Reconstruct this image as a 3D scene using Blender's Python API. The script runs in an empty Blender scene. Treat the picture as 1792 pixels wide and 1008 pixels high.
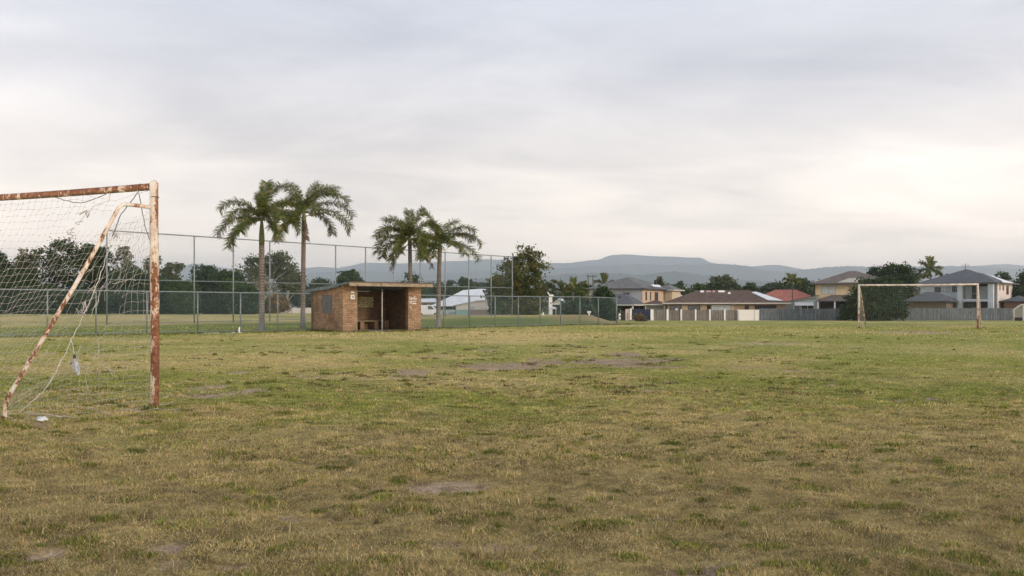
import bpy, math, random
import numpy as np
from mathutils import Vector, Matrix

# ------------------------------------------------------------------ camera, sky, sun, exposure
F = 1750.0          # focal length in photo pixels (photo is 1792 wide)
CZ = 1.09           # eye height
HZ = 540.0          # horizon row in the photo
sc = bpy.context.scene
C = sc.collection
cam_d = bpy.data.cameras.new("camera"); cam = bpy.data.objects.new("camera", cam_d); C.objects.link(cam)
cam.location = (0, 0, CZ); cam.rotation_euler = (math.radians(90), 0, 0)
cam_d.sensor_width = 36; cam_d.lens = 36 * F / 1792; cam_d.shift_y = (HZ - 504) / 1792
cam_d.clip_start = 0.1; cam_d.clip_end = 30000
sc.camera = cam
sc.view_settings.view_transform = 'Standard'; sc.view_settings.look = 'None'
sc.view_settings.exposure = 0.40; sc.view_settings.gamma = 1.0
sc.cycles.use_denoising = True
sc.cycles.max_bounces = 8; sc.cycles.volume_bounces = 4
sc.cycles.transparent_max_bounces = 16

SUN_EL, SUN_AZ = 15.0, 128.0     # azimuth clockwise from the view direction (+Y)
w = bpy.data.worlds.new("World"); sc.world = w; w.use_nodes = True
nt = w.node_tree; N = nt.nodes; L = nt.links
for n in list(N): N.remove(n)
out = N.new('ShaderNodeOutputWorld'); bg = N.new('ShaderNodeBackground'); L.new(bg.outputs[0], out.inputs[0])
bg.inputs[1].default_value = 0.1
sky = N.new('ShaderNodeTexSky'); sky.sky_type = 'NISHITA'; sky.sun_disc = False
sky.sun_elevation = math.radians(SUN_EL); sky.sun_rotation = math.radians(SUN_AZ)
tc = N.new('ShaderNodeTexCoord'); sep = N.new('ShaderNodeSeparateXYZ'); L.new(tc.outputs['Generated'], sep.inputs[0])
def wm(op, a, b=None, c=None, clamp=False):
    n = N.new('ShaderNodeMath'); n.operation = op; n.use_clamp = clamp
    for i, v in enumerate((a, b, c)):
        if v is None: continue
        if isinstance(v, (int, float)): n.inputs[i].default_value = v
        else: L.new(v, n.inputs[i])
    return n.outputs[0]
zc = wm('MAXIMUM', sep.outputs[2], 0.0)
den = wm('ADD', zc, 0.13)
cx = wm('DIVIDE', sep.outputs[0], den); cy = wm('DIVIDE', sep.outputs[1], den)
comb = N.new('ShaderNodeCombineXYZ'); L.new(cx, comb.inputs[0]); L.new(cy, comb.inputs[1])
def wnoise(scale, detail, rough, sx, sy, dist=0.0, rot=0.0):
    mp = N.new('ShaderNodeMapping'); mp.inputs['Scale'].default_value = (sx, sy, 1); mp.inputs['Rotation'].default_value = (0, 0, rot)
    L.new(comb.outputs[0], mp.inputs[0])
    n = N.new('ShaderNodeTexNoise'); n.inputs['Scale'].default_value = scale; n.inputs['Detail'].default_value = detail
    n.inputs['Roughness'].default_value = rough; n.inputs['Distortion'].default_value = dist
    L.new(mp.outputs[0], n.inputs['Vector']); return n.outputs['Fac']
n1 = wnoise(0.5, 6, 0.52, 0.8, 1.0, 0.5, 0.5)
n2 = wnoise(1.5, 8, 0.56, 0.75, 1.05, 0.5, -0.35)
ramp = N.new('ShaderNodeValToRGB'); L.new(zc, ramp.inputs[0])
cr = ramp.color_ramp
stops = [(0.0, (2.72, 2.12, 1.68)), (0.04, (2.3, 1.88, 1.53)), (0.09, (1.44, 1.25, 1.07)), (0.15, (.98, .89, .83)), (0.22, (.68, .67, .71)), (0.31, (.57, .605, .69)), (0.6, (.52, .55, .64)), (1.0, (.50, .53, .62))]
cr.elements[0].position = 0; cr.elements[0].color = stops[0][1] + (1,)
cr.elements[1].position = 1; cr.elements[1].color = stops[-1][1] + (1,)
for p, c in stops[1:-1]:
    e = cr.elements.new(p); e.color = c + (1,)
# brighter, thinner cloud low in the sky to the right of the middle
def gdot(d, power):
    v = Vector(d).normalized(); n = N.new('ShaderNodeVectorMath'); n.operation = 'DOT_PRODUCT'
    L.new(tc.outputs['Generated'], n.inputs[0]); n.inputs[1].default_value = v
    return wm('POWER', wm('MAXIMUM', n.outputs['Value'], 0.0), power)
glow = gdot((.22, 1, .11), 16.0)
bands = wm('MULTIPLY_ADD', n2, 0.8, wm('MULTIPLY_ADD', n1, 1.2, -1.0))   # about -.3 .. .3
lum = wm('ADD', wm('MULTIPLY_ADD', bands, 0.9, 0.925), wm('MULTIPLY', glow, 0.05))
vm = N.new('ShaderNodeVectorMath'); vm.operation = 'SCALE'; L.new(ramp.outputs[0], vm.inputs[0])
L.new(wm('MULTIPLY', lum, 10.0), vm.inputs['Scale'])
# thin cloud is creamier, thick cloud bluer
wv_ = N.new('ShaderNodeVectorMath'); wv_.operation = 'MULTIPLY_ADD'; L.new(bands, wv_.inputs[0]); wv_.inputs[1].default_value = (1.3, .7, -.4); L.new(vm.outputs[0], wv_.inputs[2])
mx = N.new('ShaderNodeMix'); mx.data_type = 'RGBA'; mx.inputs['Factor'].default_value = 0.93
L.new(sky.outputs[0], mx.inputs[6]); L.new(wv_.outputs[0], mx.inputs[7]); L.new(mx.outputs[2], bg.inputs[0])

sd = bpy.data.lights.new("sun", 'SUN'); sun = bpy.data.objects.new("sun", sd); C.objects.link(sun)
sd.energy = 1.9; sd.angle = math.radians(10); sd.color = (1.0, .86, .70)
a, e = math.radians(SUN_AZ), math.radians(SUN_EL)
sdir = Vector((math.sin(a) * math.cos(e), math.cos(a) * math.cos(e), math.sin(e)))
sun.rotation_euler = sdir.to_track_quat('Z', 'Y').to_euler()

# ------------------------------------------------------------------ helpers
rng = np.random.default_rng(7)
def px2(px, D): return (px - 896) / F * D
def pz(py, D): return CZ + (HZ - py) / F * D
def smooth(a, b, x):
    t = np.clip((x - a) / (b - a), 0, 1); return t * t * (3 - 2 * t)
def _hash(ix, iy, seed):
    h = (ix.astype(np.int64) * 374761393 + iy.astype(np.int64) * 668265263 + seed * 974711) & 0x7fffffff
    h = ((h ^ (h >> 13)) * 1274126177) & 0x7fffffff
    return ((h ^ (h >> 16)) & 0xffff) / 65535.0
def vnoise(x, y, seed=0):
    ix = np.floor(x); iy = np.floor(y); fx = x - ix; fy = y - iy
    fx = fx * fx * (3 - 2 * fx); fy = fy * fy * (3 - 2 * fy)
    a = _hash(ix, iy, seed); b = _hash(ix + 1, iy, seed); c = _hash(ix, iy + 1, seed); d = _hash(ix + 1, iy + 1, seed)
    return (a * (1 - fx) + b * fx) * (1 - fy) + (c * (1 - fx) + d * fx) * fy
def fbm(x, y, sc_, seed=0, oct_=4):
    s = 0; amp = .5; tot = 0; x = x / sc_; y = y / sc_
    for k in range(oct_):
        s = s + amp * vnoise(x + 17.3 * k, y - 9.1 * k, seed + k); tot += amp; amp *= .5; x = x * 2.03; y = y * 2.03
    return s / tot
def gz(x, y):
    x = np.asarray(x, float); y = np.asarray(y, float)
    yy = np.maximum(y, 1.0); u = x / yy
    c = smooth(-.20, -.13, u)
    zl = .42 * smooth(55, 105, y) - 1.05 * (c * smooth(100, 230, y) + (1 - c) * smooth(142, 205, y))
    zr = -.90 * smooth(62, 168, y)
    m = smooth(.072, .106, u)
    z = zl * (1 - m) + zr * m
    far = smooth(260, 800, y)
    return z * (1 - far) - 1.0 * far
def G(x, y): return float(gz(x, y))

def mesh_np(name, V, FS, mat, parent=None, smooth_=False, col=None, uv=None):
    me = bpy.data.meshes.new(name)
    V = np.asarray(V, np.float32); me.vertices.add(len(V)); me.vertices.foreach_set('co', V.ravel())
    if not isinstance(FS, list): FS = [FS]
    FS = [np.asarray(f, np.int32) for f in FS if len(f)]
    nl = sum(f.size for f in FS); npoly = sum(len(f) for f in FS)
    me.loops.add(nl); me.polygons.add(npoly)
    me.loops.foreach_set('vertex_index', np.concatenate([f.ravel() for f in FS]))
    tot = np.concatenate([np.full(len(f), f.shape[1], np.int32) for f in FS])
    me.polygons.foreach_set('loop_start', np.concatenate([[0], np.cumsum(tot)[:-1]]).astype(np.int32))
    if smooth_: me.polygons.foreach_set('use_smooth', np.ones(npoly, bool))
    me.update(calc_edges=True)
    if col is not None:
        at = me.color_attributes.new('col', 'FLOAT_COLOR', 'POINT')
        c = np.ones((len(V), 4), np.float32); c[:, :3] = col; at.data.foreach_set('color', c.ravel())
    if uv is not None:
        ul = me.uv_layers.new(name='UVMap'); ul.data.foreach_set('uv', np.asarray(uv, np.float32).ravel())
    if mat is not None: me.materials.append(mat)
    o = bpy.data.objects.new(name, me); C.objects.link(o)
    if parent is not None: o.parent = parent
    return o

class MB:
    def __init__(s): s.v = []; s.f = []
    def add(s, vs, fs):
        b = len(s.v); s.v += [tuple(map(float, p)) for p in vs]; s.f += [tuple(i + b for i in f) for f in fs]; return s
    def box(s, x0, x1, y0, y1, z0, z1):
        return s.add([(x0,y0,z0),(x1,y0,z0),(x1,y1,z0),(x0,y1,z0),(x0,y0,z1),(x1,y0,z1),(x1,y1,z1),(x0,y1,z1)],
                     [(0,3,2,1),(4,5,6,7),(0,1,5,4),(1,2,6,5),(2,3,7,6),(3,0,4,7)])
    def hexa(s, p):   # 8 points, same order as box
        return s.add(p, [(0,3,2,1),(4,5,6,7),(0,1,5,4),(1,2,6,5),(2,3,7,6),(3,0,4,7)])
    def tube(s, pts, rad, n=8, caps=True, close=False):
        pts = [Vector(p) for p in pts]
        if not hasattr(rad, '__len__'): rad = [rad] * len(pts)
        t0 = (pts[1] - pts[0]).normalized()
        up = Vector((0, 0, 1)) if abs(t0.z) < .9 else Vector((1, 0, 0))
        a = t0.cross(up).normalized(); rings = []
        b0 = len(s.v)
        for i, p in enumerate(pts):
            t = (pts[min(i + 1, len(pts) - 1)] - pts[max(i - 1, 0)]).normalized()
            a = (a - t * a.dot(t)).normalized(); b = t.cross(a)
            for k in range(n):
                th = 2 * math.pi * k / n
                q = p + (a * math.cos(th) + b * math.sin(th)) * rad[i]; s.v.append(tuple(q))
        for i in range(len(pts) - 1):
            for k in range(n):
                k2 = (k + 1) % n
                s.f.append((b0 + i*n + k, b0 + i*n + k2, b0 + (i+1)*n + k2, b0 + (i+1)*n + k))
        if caps:
            s.f.append(tuple(b0 + k for k in reversed(range(n)))); s.f.append(tuple(b0 + (len(pts)-1)*n + k for k in range(n)))
        return s
    def prism(s, prof, y0, y1):   # prof: (x,z) polygon extruded along y
        n = len(prof); vs = [(x, y0, z) for x, z in prof] + [(x, y1, z) for x, z in prof]
        return s.add(vs, [tuple(range(n)), tuple(reversed(range(n, 2*n)))] + [(i, i + n, (i+1) % n + n, (i+1) % n) for i in range(n)])
    def build(s, name, mat, parent=None, sm=False, bevel=0):
        me = bpy.data.meshes.new(name); me.from_pydata(s.v, [], s.f); me.update()
        # metre-scaled box-projected UVs for brick and plank materials
        ul = me.uv_layers.new(name='UVMap')
        vs = me.vertices
        for p in me.polygons:
            n = p.normal
            for li in p.loop_indices:
                c = vs[me.loops[li].vertex_index].co
                if abs(n.z) > .8: q = (c.x, c.y)
                elif abs(n.x) > abs(n.y): q = (c.y, c.z)
                else: q = (c.x, c.z)
                ul.data[li].uv = q
            p.use_smooth = sm
        if mat is not None: me.materials.append(mat)
        o = bpy.data.objects.new(name, me); C.objects.link(o)
        if parent is not None: o.parent = parent
        if bevel:
            m = o.modifiers.new('bevel', 'BEVEL'); m.width = bevel; m.segments = 2; m.limit_method = 'ANGLE'
        return o

def thing(name, label, cat, loc=(0, 0, 0), rz=0.0, group=None, kind=None):
    o = bpy.data.objects.new(name, None); C.objects.link(o); o.empty_display_size = .3
    o.location = loc; o.rotation_euler = (0, 0, rz)
    return tag(o, label, cat, group, kind)
def tag(o, label=None, cat=None, group=None, kind=None):
    if label: o['label'] = label
    if cat: o['category'] = cat
    if group: o['group'] = group
    if kind: o['kind'] = kind
    return o
def seg_tubes(P0, P1, r, n=3):
    P0 = np.asarray(P0, float); P1 = np.asarray(P1, float); m = len(P0)
    t = P1 - P0; t /= np.maximum(np.linalg.norm(t, axis=1, keepdims=True), 1e-9)
    up = np.where(np.abs(t[:, 2:3]) < .9, np.array([[0, 0, 1.]]), np.array([[1., 0, 0]]))
    a = np.cross(t, up); a /= np.linalg.norm(a, axis=1, keepdims=True); b = np.cross(t, a)
    r = np.broadcast_to(np.asarray(r, float), (m,))[:, None]
    V = np.zeros((m, 2 * n, 3))
    for k in range(n):
        th = 2 * math.pi * k / n; d = (a * math.cos(th) + b * math.sin(th)) * r
        V[:, k] = P0 + d; V[:, n + k] = P1 + d
    base = (np.arange(m) * 2 * n)[:, None]
    Fq = np.concatenate([base + np.array([[k, (k+1) % n, n + (k+1) % n, n + k]]) for k in range(n)])
    return V.reshape(-1, 3), Fq

# ------------------------------------------------------------------ materials
class NB:
    def __init__(s, name, rough=.8, spec=.3):
        s.m = bpy.data.materials.new(name); s.m.use_nodes = True; s.t = s.m.node_tree
        s.b = s.t.nodes['Principled BSDF']; s.b.inputs['Roughness'].default_value = rough
        s.b.inputs['Specular IOR Level'].default_value = spec
    def n(s, ty, **kw):
        q = s.t.nodes.new(ty)
        for k, v in kw.items(): setattr(q, k, v)
        return q
    def l(s, a, b): s.t.links.new(a, b)
    def coord(s, kind='Object'): return s.n('ShaderNodeTexCoord').outputs[kind]
    def mapping(s, vec, scale):
        m = s.n('ShaderNodeMapping'); m.inputs['Scale'].default_value = scale; s.l(vec, m.inputs[0]); return m.outputs[0]
    def noise(s, scale, detail=4, rough=.55, vec=None, dist=0):
        q = s.n('ShaderNodeTexNoise'); q.inputs['Scale'].default_value = scale; q.inputs['Detail'].default_value = detail
        q.inputs['Roughness'].default_value = rough; q.inputs['Distortion'].default_value = dist
        s.l(vec if vec is not None else s.coord(), q.inputs['Vector']); return q.outputs['Fac']
    def ramp(s, fac, stops, interp='LINEAR'):
        q = s.n('ShaderNodeValToRGB'); s.l(fac, q.inputs[0]); c = q.color_ramp; c.interpolation = interp
        while len(c.elements) < len(stops): c.elements.new(.5)
        for e_, (p, col) in zip(c.elements, stops):
            e_.position = p; e_.color = (tuple(col) + (1,)) if hasattr(col, '__len__') else (col, col, col, 1)
        return q.outputs[0]
    def mix(s, fac, a, b, mode='MIX'):
        q = s.n('ShaderNodeMix', data_type='RGBA', blend_type=mode)
        for i, v in ((0, fac), (6, a), (7, b)):
            if hasattr(v, 'is_linked'): s.l(v, q.inputs[i])
            elif i == 0: q.inputs[0].default_value = v
            else: q.inputs[i].default_value = tuple(v) + (1,)
        return q.outputs[2]
    def math(s, op, a, b=0.0, clamp=False):
        q = s.n('ShaderNodeMath', operation=op, use_clamp=clamp)
        for i, v in enumerate((a, b)):
            if hasattr(v, 'is_linked'): s.l(v, q.inputs[i])
            else: q.inputs[i].default_value = v
        return q.outputs[0]
    def bump(s, h, strength=.3, dist=.02):
        q = s.n('ShaderNodeBump'); q.inputs['Strength'].default_value = strength; q.inputs['Distance'].default_value = dist
        s.l(h, q.inputs['Height']); s.l(q.outputs[0], s.b.inputs['Normal'])
    def col(s, c):
        if hasattr(c, 'is_linked'): s.l(c, s.b.inputs['Base Color'])
        else: s.b.inputs['Base Color'].default_value = tuple(c) + (1,)
        return s.m

def plain(name, c, rough=.75, var=.18, scale=3.0, spec=.3, metal=0):
    b = NB(name, rough, spec); b.b.inputs['Metallic'].default_value = metal
    f = b.noise(scale, 5, .6)
    lo = tuple(x * (1 - var) for x in c); hi = tuple(min(1, x * (1 + var)) for x in c)
    return b.col(b.ramp(f, [(.3, lo), (.7, hi)]))

def leaf_mat(name, transl=.25, rough=.6):
    b = NB(name, rough, .25)
    at = b.n('ShaderNodeAttribute', attribute_name='col')
    b.col(at.outputs['Color'])
    tr = b.n('ShaderNodeBsdfTranslucent'); b.l(at.outputs['Color'], tr.inputs[0])
    ms = b.n('ShaderNodeMixShader'); ms.inputs[0].default_value = transl
    b.l(b.b.outputs[0], ms.inputs[1]); b.l(tr.outputs[0], ms.inputs[2])
    b.l(ms.outputs[0], b.t.nodes['Material Output'].inputs[0])
    return b.m
M = {}
M['leaf'] = leaf_mat('leaf'); M['grass'] = leaf_mat('grass_blade', .3, .7)

def m_ground():
    b = NB('turf', .95, .1)
    at = b.n('ShaderNodeAttribute', attribute_name='col')
    g = b.n('ShaderNodeNewGeometry').outputs['Position']
    f1 = b.noise(9.0, 6, .7, g); f2 = b.noise(45.0, 3, .7, g); f3 = b.noise(1.6, 5, .65, g)
    c = b.mix(1.0, at.outputs['Color'], b.ramp(f1, [(.27, .42), (.73, 1.5)]), 'MULTIPLY')
    c = b.mix(.8, c, b.ramp(f2, [(.25, .45), (.75, 1.5)]), 'MULTIPLY')
    c = b.mix(.7, c, b.ramp(f3, [(.3, .8), (.7, 1.2)]), 'MULTIPLY')
    h = b.math('ADD', b.math('MULTIPLY', f1, 1.0), b.math('MULTIPLY', f2, .5))
    b.bump(h, .6, .05)
    return b.col(c)
M['turf'] = m_ground()

def m_brick(name='brick', k=1.0):
    b = NB(name, .9, .15)
    uv = b.coord('UV')
    t = b.n('ShaderNodeTexBrick'); b.l(uv, t.inputs['Vector'])
    t.inputs['Scale'].default_value = 1; t.inputs['Brick Width'].default_value = .24; t.inputs['Row Height'].default_value = .086
    t.inputs['Mortar Size'].default_value = .007; t.inputs['Mortar Smooth'].default_value = .2; t.inputs['Bias'].default_value = -.1
    t.inputs['Color1'].default_value = (.41*k, .27*k, .165*k, 1); t.inputs['Color2'].default_value = (.27*k, .16*k, .10*k, 1)
    t.inputs['Mortar'].default_value = (.17*k, .12*k, .08*k, 1)
    st = b.noise(1.3, 6, .65); sp = b.noise(14, 3, .6)
    c = b.mix(1.0, t.outputs['Color'], b.ramp(sp, [(.3, .72), (.7, 1.25)]), 'MULTIPLY')
    c = b.mix(b.ramp(st, [(.46, 0.0), (.64, .62)]), c, (.12, .075, .045))
    sep_ = b.n('ShaderNodeSeparateXYZ'); b.l(b.coord('Object'), sep_.inputs[0])
    low = b.math('MULTIPLY', b.ramp(sep_.outputs[2], [(.0, 1.0), (.28, 0.0)]), .55)
    c = b.mix(low, c, (.13, .09, .055))
    b.bump(t.outputs['Fac'], .5, -.01)
    return b.col(c)
M['brick'] = m_brick(); M['shaded_brick'] = m_brick('shaded_brick', .55)  # second brick is a darker copy with the interior shade painted in

def m_rust(name, amount, grad=0.0, white=(.72, .70, .64), algae=False, zmax=2.5, scale=7.0):
    b = NB(name, .65, .35)
    o = b.coord('Object')
    s1 = b.noise(scale, 9, .72, b.mapping(o, (1, 1, .45)), .4); s2 = b.noise(scale * 5, 4, .7)
    f = b.math('ADD', b.math('MULTIPLY', s1, .8), b.math('MULTIPLY', s2, .2))
    if grad > .05:
        sx = b.n('ShaderNodeSeparateXYZ'); b.l(b.n('ShaderNodeNewGeometry').outputs['Normal'], sx.inputs[0])
        f = b.math('ADD', f, b.math('MULTIPLY', sx.outputs[0], .05))
    if grad:
        sp = b.n('ShaderNodeSeparateXYZ'); b.l(o, sp.inputs[0])
        f = b.math('ADD', f, b.math('MULTIPLY', b.math('SUBTRACT', zmax * .62, sp.outputs[2]), grad))
    k = b.ramp(f, [(.5 - amount - .015, 0.0), (.5 - amount + .02, 1.0)])
    rustc = b.ramp(b.noise(22, 5, .7), [(.3, (.06, .022, .012)), (.5, (.17, .065, .028)), (.74, (.38, .18, .075))])
    wc = b.ramp(b.noise(9, 5, .7), [(.3, tuple(x * .62 for x in white)), (.62, white)])
    halo = b.ramp(f, [(.5 - amount - .09, 0.0), (.5 - amount, .75)])
    wc = b.mix(halo, wc, (.56, .38, .23))
    c = b.mix(k, wc, rustc)
    if algae:
        g = b.n('ShaderNodeNewGeometry').outputs['Normal']; sp2 = b.n('ShaderNodeSeparateXYZ'); b.l(g, sp2.inputs[0])
        un = b.math('MULTIPLY', b.ramp(b.math('MULTIPLY', sp2.outputs[2], -1.0), [(.35, 0.0), (.75, .8)]), b.ramp(s1, [(.35, .3), (.6, 1.0)]))
        c = b.mix(un, c, (.07, .08, .035))
    b.bump(f, .35, .004)
    return b.col(c)
M['rust_bar'] = m_rust('rusty_crossbar', .055, algae=True, scale=9)
M['rust_post'] = m_rust('rusty_post', -.03, grad=.055, white=(.68, .65, .58), zmax=2.9, scale=9)
M['rust_stay'] = m_rust('rusty_stay', -.03, grad=.02, white=(.66, .62, .55), scale=11)
M['rust_far'] = m_rust('far_goal_paint', -.06, grad=.11, white=(.62, .56, .50), zmax=2.0)
def m_cord(name, c): return plain(name, c, .9, .2, 8)
M['cord'] = m_cord('net_cord', (.46, .44, .40)); M['rope'] = m_cord('rope', (.50, .47, .42)); M['dark_cord'] = m_cord('dark_cord', (.07, .065, .06))
M['galv'] = plain('galvanised_steel', (.20, .23, .235), .5, .2, 6, .5, .35)
M['wire'] = plain('chain_wire', (.17, .24, .24), .5, .1, 6, .4, .2)
M['roofsheet'] = plain('roof_sheet', (.10, .115, .12), .6, .3, 2)
M['fascia'] = plain('weathered_fascia', (.27, .215, .15), .85, .4, 7)
M['concrete'] = plain('concrete', (.28, .26, .22), .9, .2, 4)
M['slate_shutter'] = plain('grey_blockwork', (.13, .13, .135), .9, .2, 5)
M['cream_block'] = plain('cream_block', (.55, .45, .25), .9, .15, 8)
M['whitepaint'] = plain('white_paint', (.79, .78, .75), .7, .12, 5)
M['dark'] = plain('dark_opening', (.025, .027, .03), .6, .2, 3)
M['glass'] = plain('dark_glass', (.05, .06, .07), .15, .2, 2, .6)
M['curtain'] = plain('pale_curtain', (.42, .46, .48), .6, .2, 3)

# ------------------------------------------------------------------ ground colour field
FA = np.array((-18.2, 37.6)); FB = np.array((7.0, 67.0))         # low fence ends (bottom rail line)
fd = (FB - FA) / np.linalg.norm(FB - FA); fn = np.array((-fd[1], fd[0]))
HA = np.array((px2(187, 64.), 64.)); HB = np.array((px2(896.5, 96.7), 96.7))
PATCH = [  # worn earth: photo px, py, half width, half height (in photo pixels), strength
    (870, 642, 110, 7, .8), (1010, 632, 130, 7, 1.1), (1110, 641, 60, 5, .8), (610, 657, 100, 5, 1.0), (720, 652, 40, 5, .8),
    (1325, 601.5, 62, 2.0, 1.6), (120, 692, 260, 12, .62), (400, 690, 130, 10, .35), (1600, 581, 90, 4, .9), (1290, 642, 90, 5, .5),
    (660, 848, 75, 13, .8), (800, 855, 110, 18, .7), (870, 955, 130, 16, .6), (425, 1001, 34, 4, 1.1), (65, 975, 40, 10, .8),
    (1000, 885, 150, 20, .45), (560, 905, 160, 18, .35), (1230, 905, 160, 20, .45), (1100, 610, 200, 3, .35), (1450, 650, 160, 8, .4),
    (1550, 930, 120, 15, .5), (40, 750, 40, 8, .9), (180, 735, 70, 5, .7), (1250, 1000, 120, 14, .8), (300, 1000, 80, 20, .4)]
_R = random.Random(41)
for _ in range(26):   # further small scuffed spots over the middle of the pitch and in front of the goal
    PATCH.append((_R.gauss(930, 330), 606 + 105 * _R.random(), _R.uniform(12, 42), _R.uniform(2, 5), _R.uniform(.55, .95)))
for _ in range(14):
    PATCH.append((_R.uniform(0, 1792), _R.uniform(770, 1000), _R.uniform(15, 60), _R.uniform(5, 12), _R.uniform(.3, .5)))
def dirt(x, y):
    x = np.asarray(x, float); y = np.asarray(y, float); s = np.zeros_like(x)
    wob = fbm(x, y * .8, 1.3, 31, 4)
    wob2 = fbm(x, y, .35, 47, 3)
    for (px, py, hw, hh, k) in PATCH:
        D = CZ * F / (py - HZ); X = px2(px, D); rx = hw / F * D; ry = hh * D * D / (CZ * F)
        r = ((x - X) / rx) ** 2 + ((y - D) / ry) ** 2
        s = s + k * np.exp(-r * .8)
    wob3 = fbm(x, y, .10, 49, 3)
    return np.clip(smooth(.40, .72, s * (.25 + 1.2 * wob) + .75 * (wob2 - .5) * (s > .08) + .35 * (wob3 - .5) * (s > .08)), 0, 1)
def dryness(x, y):
    a = fbm(x, y, 7.0, 3, 4); b = fbm(x, y, 1.5, 11, 4); c = fbm(x + .3 * y, y * .6, 22.0, 23, 3)
    near = smooth(13, 5, y)
    far = smooth(24, 44, y)
    d = .10 + .9 * (.42 * a + .33 * b + .25 * c) * 1.35 - .14 + .22 * near + .03 * far - .10 * smooth(0, 8, x) * smooth(6, 10, y)
    # greener tongue through the middle distance
    mid = np.exp(-((y - 11.5) / 4.0) ** 2) * np.exp(-((x - .6) / 4.5) ** 2)
    return np.clip(smooth(.33, .72, d - .08 * mid - 0.03), 0, 1)
GREEN = np.array((.235, .25, .060)); STRAW = np.array((.48, .38, .165)); SOIL = np.array((.25, .18, .125)); DKGREEN = np.array((.075, .110, .032)); SAND = np.array((.48, .365, .26))
def ground_col(x, y):
    x = np.asarray(x, float); y = np.asarray(y, float)
    d = dryness(x, y)[..., None]
    c = GREEN * (1 - d) + STRAW * d
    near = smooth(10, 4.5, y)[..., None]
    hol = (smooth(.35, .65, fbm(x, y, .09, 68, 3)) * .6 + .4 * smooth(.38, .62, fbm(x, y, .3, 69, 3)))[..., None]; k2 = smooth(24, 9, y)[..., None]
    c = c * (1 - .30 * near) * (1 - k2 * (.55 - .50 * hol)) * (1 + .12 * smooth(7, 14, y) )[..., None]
    # beyond the low fence: a greener strip, then dry grass again
    s = (x - FA[0]) * fn[0] + (y - FA[1]) * fn[1]
    t = ((x - FA[0]) * fd[0] + (y - FA[1]) * fd[1])
    k = (smooth(-2.2, .6, s) * smooth(25, 17, s) * smooth(60, 45, t) * smooth(.16, .1, x / np.maximum(y, 1)))[..., None]
    n = fbm(x, y, 3.0, 77, 3)[..., None]
    c = c * (1 - k) + (DKGREEN * 1.15 * (1 - .5 * n) + GREEN * .75 * n) * k
    dr = dirt(x, y)[..., None]
    sc2 = fbm(x, y, 2.2, 91, 3)[..., None]
    soil = SOIL * (1 - sc2) + SAND * sc2
    white = np.exp(-(((x - px2(1325, 31)) / 1.3) ** 2 + ((y - 31.0) / 1.5) ** 2))[..., None]
    soil = soil * (1 + .35 * white)
    c = c * (1 - dr) + soil * dr
    # mound of brown, bare soil behind the end of the low fence
    m = (smooth(.03, .05, x / np.maximum(y, 1)) * smooth(.125, .1, x / np.maximum(y, 1)) * smooth(70, 80, y) * smooth(125, 110, y))[..., None]
    c = c * (1 - .7 * m) + np.array((.34, .24, .12)) * .7 * m
    farb = smooth(200, 420, y)[..., None]
    c = c * (1 - farb) + np.array((.045, .06, .03)) * farb
    return c
def relief(x, y):
    k = np.clip((np.asarray(y) - 1) / 3, 0, 1)
    return k * (.085 * (fbm(x, y, 1.1, 5, 4) - .5) + .055 * (fbm(x, y, .24, 6, 3) - .5)) * smooth(90, 30, y) - .02 * dirt(x, y)

def build_ground():
    Ds = [-40.0, .6] + list(CZ * F / np.linspace(1500, 8, 900)) + list(np.geomspace(245, 13300, 60))
    Ds = np.array(Ds)
    us = np.concatenate([np.linspace(-.78, -.62, 20)[:-1], np.linspace(-.62, .62, 620), np.linspace(.62, .78, 20)[1:]])
    DD, UU = np.meshgrid(Ds, us, indexing='ij')
    Y = DD; X = UU * np.where(DD < 0, 60.0, np.maximum(DD, 1.0))
    Z = gz(X, Y) + np.where(DD > 1, relief(X, Y), 0)
    V = np.stack([X, Y, Z], -1).reshape(-1, 3); nr, nc = X.shape
    i = (np.arange(nr - 1)[:, None] * nc + np.arange(nc - 1)[None]).ravel()
    Fq = np.stack([i, i + 1, i + nc + 1, i + nc], 1)
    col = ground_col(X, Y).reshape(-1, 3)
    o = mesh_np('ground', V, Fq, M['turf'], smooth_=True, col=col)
    tag(o, kind='structure')
build_ground()

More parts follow.
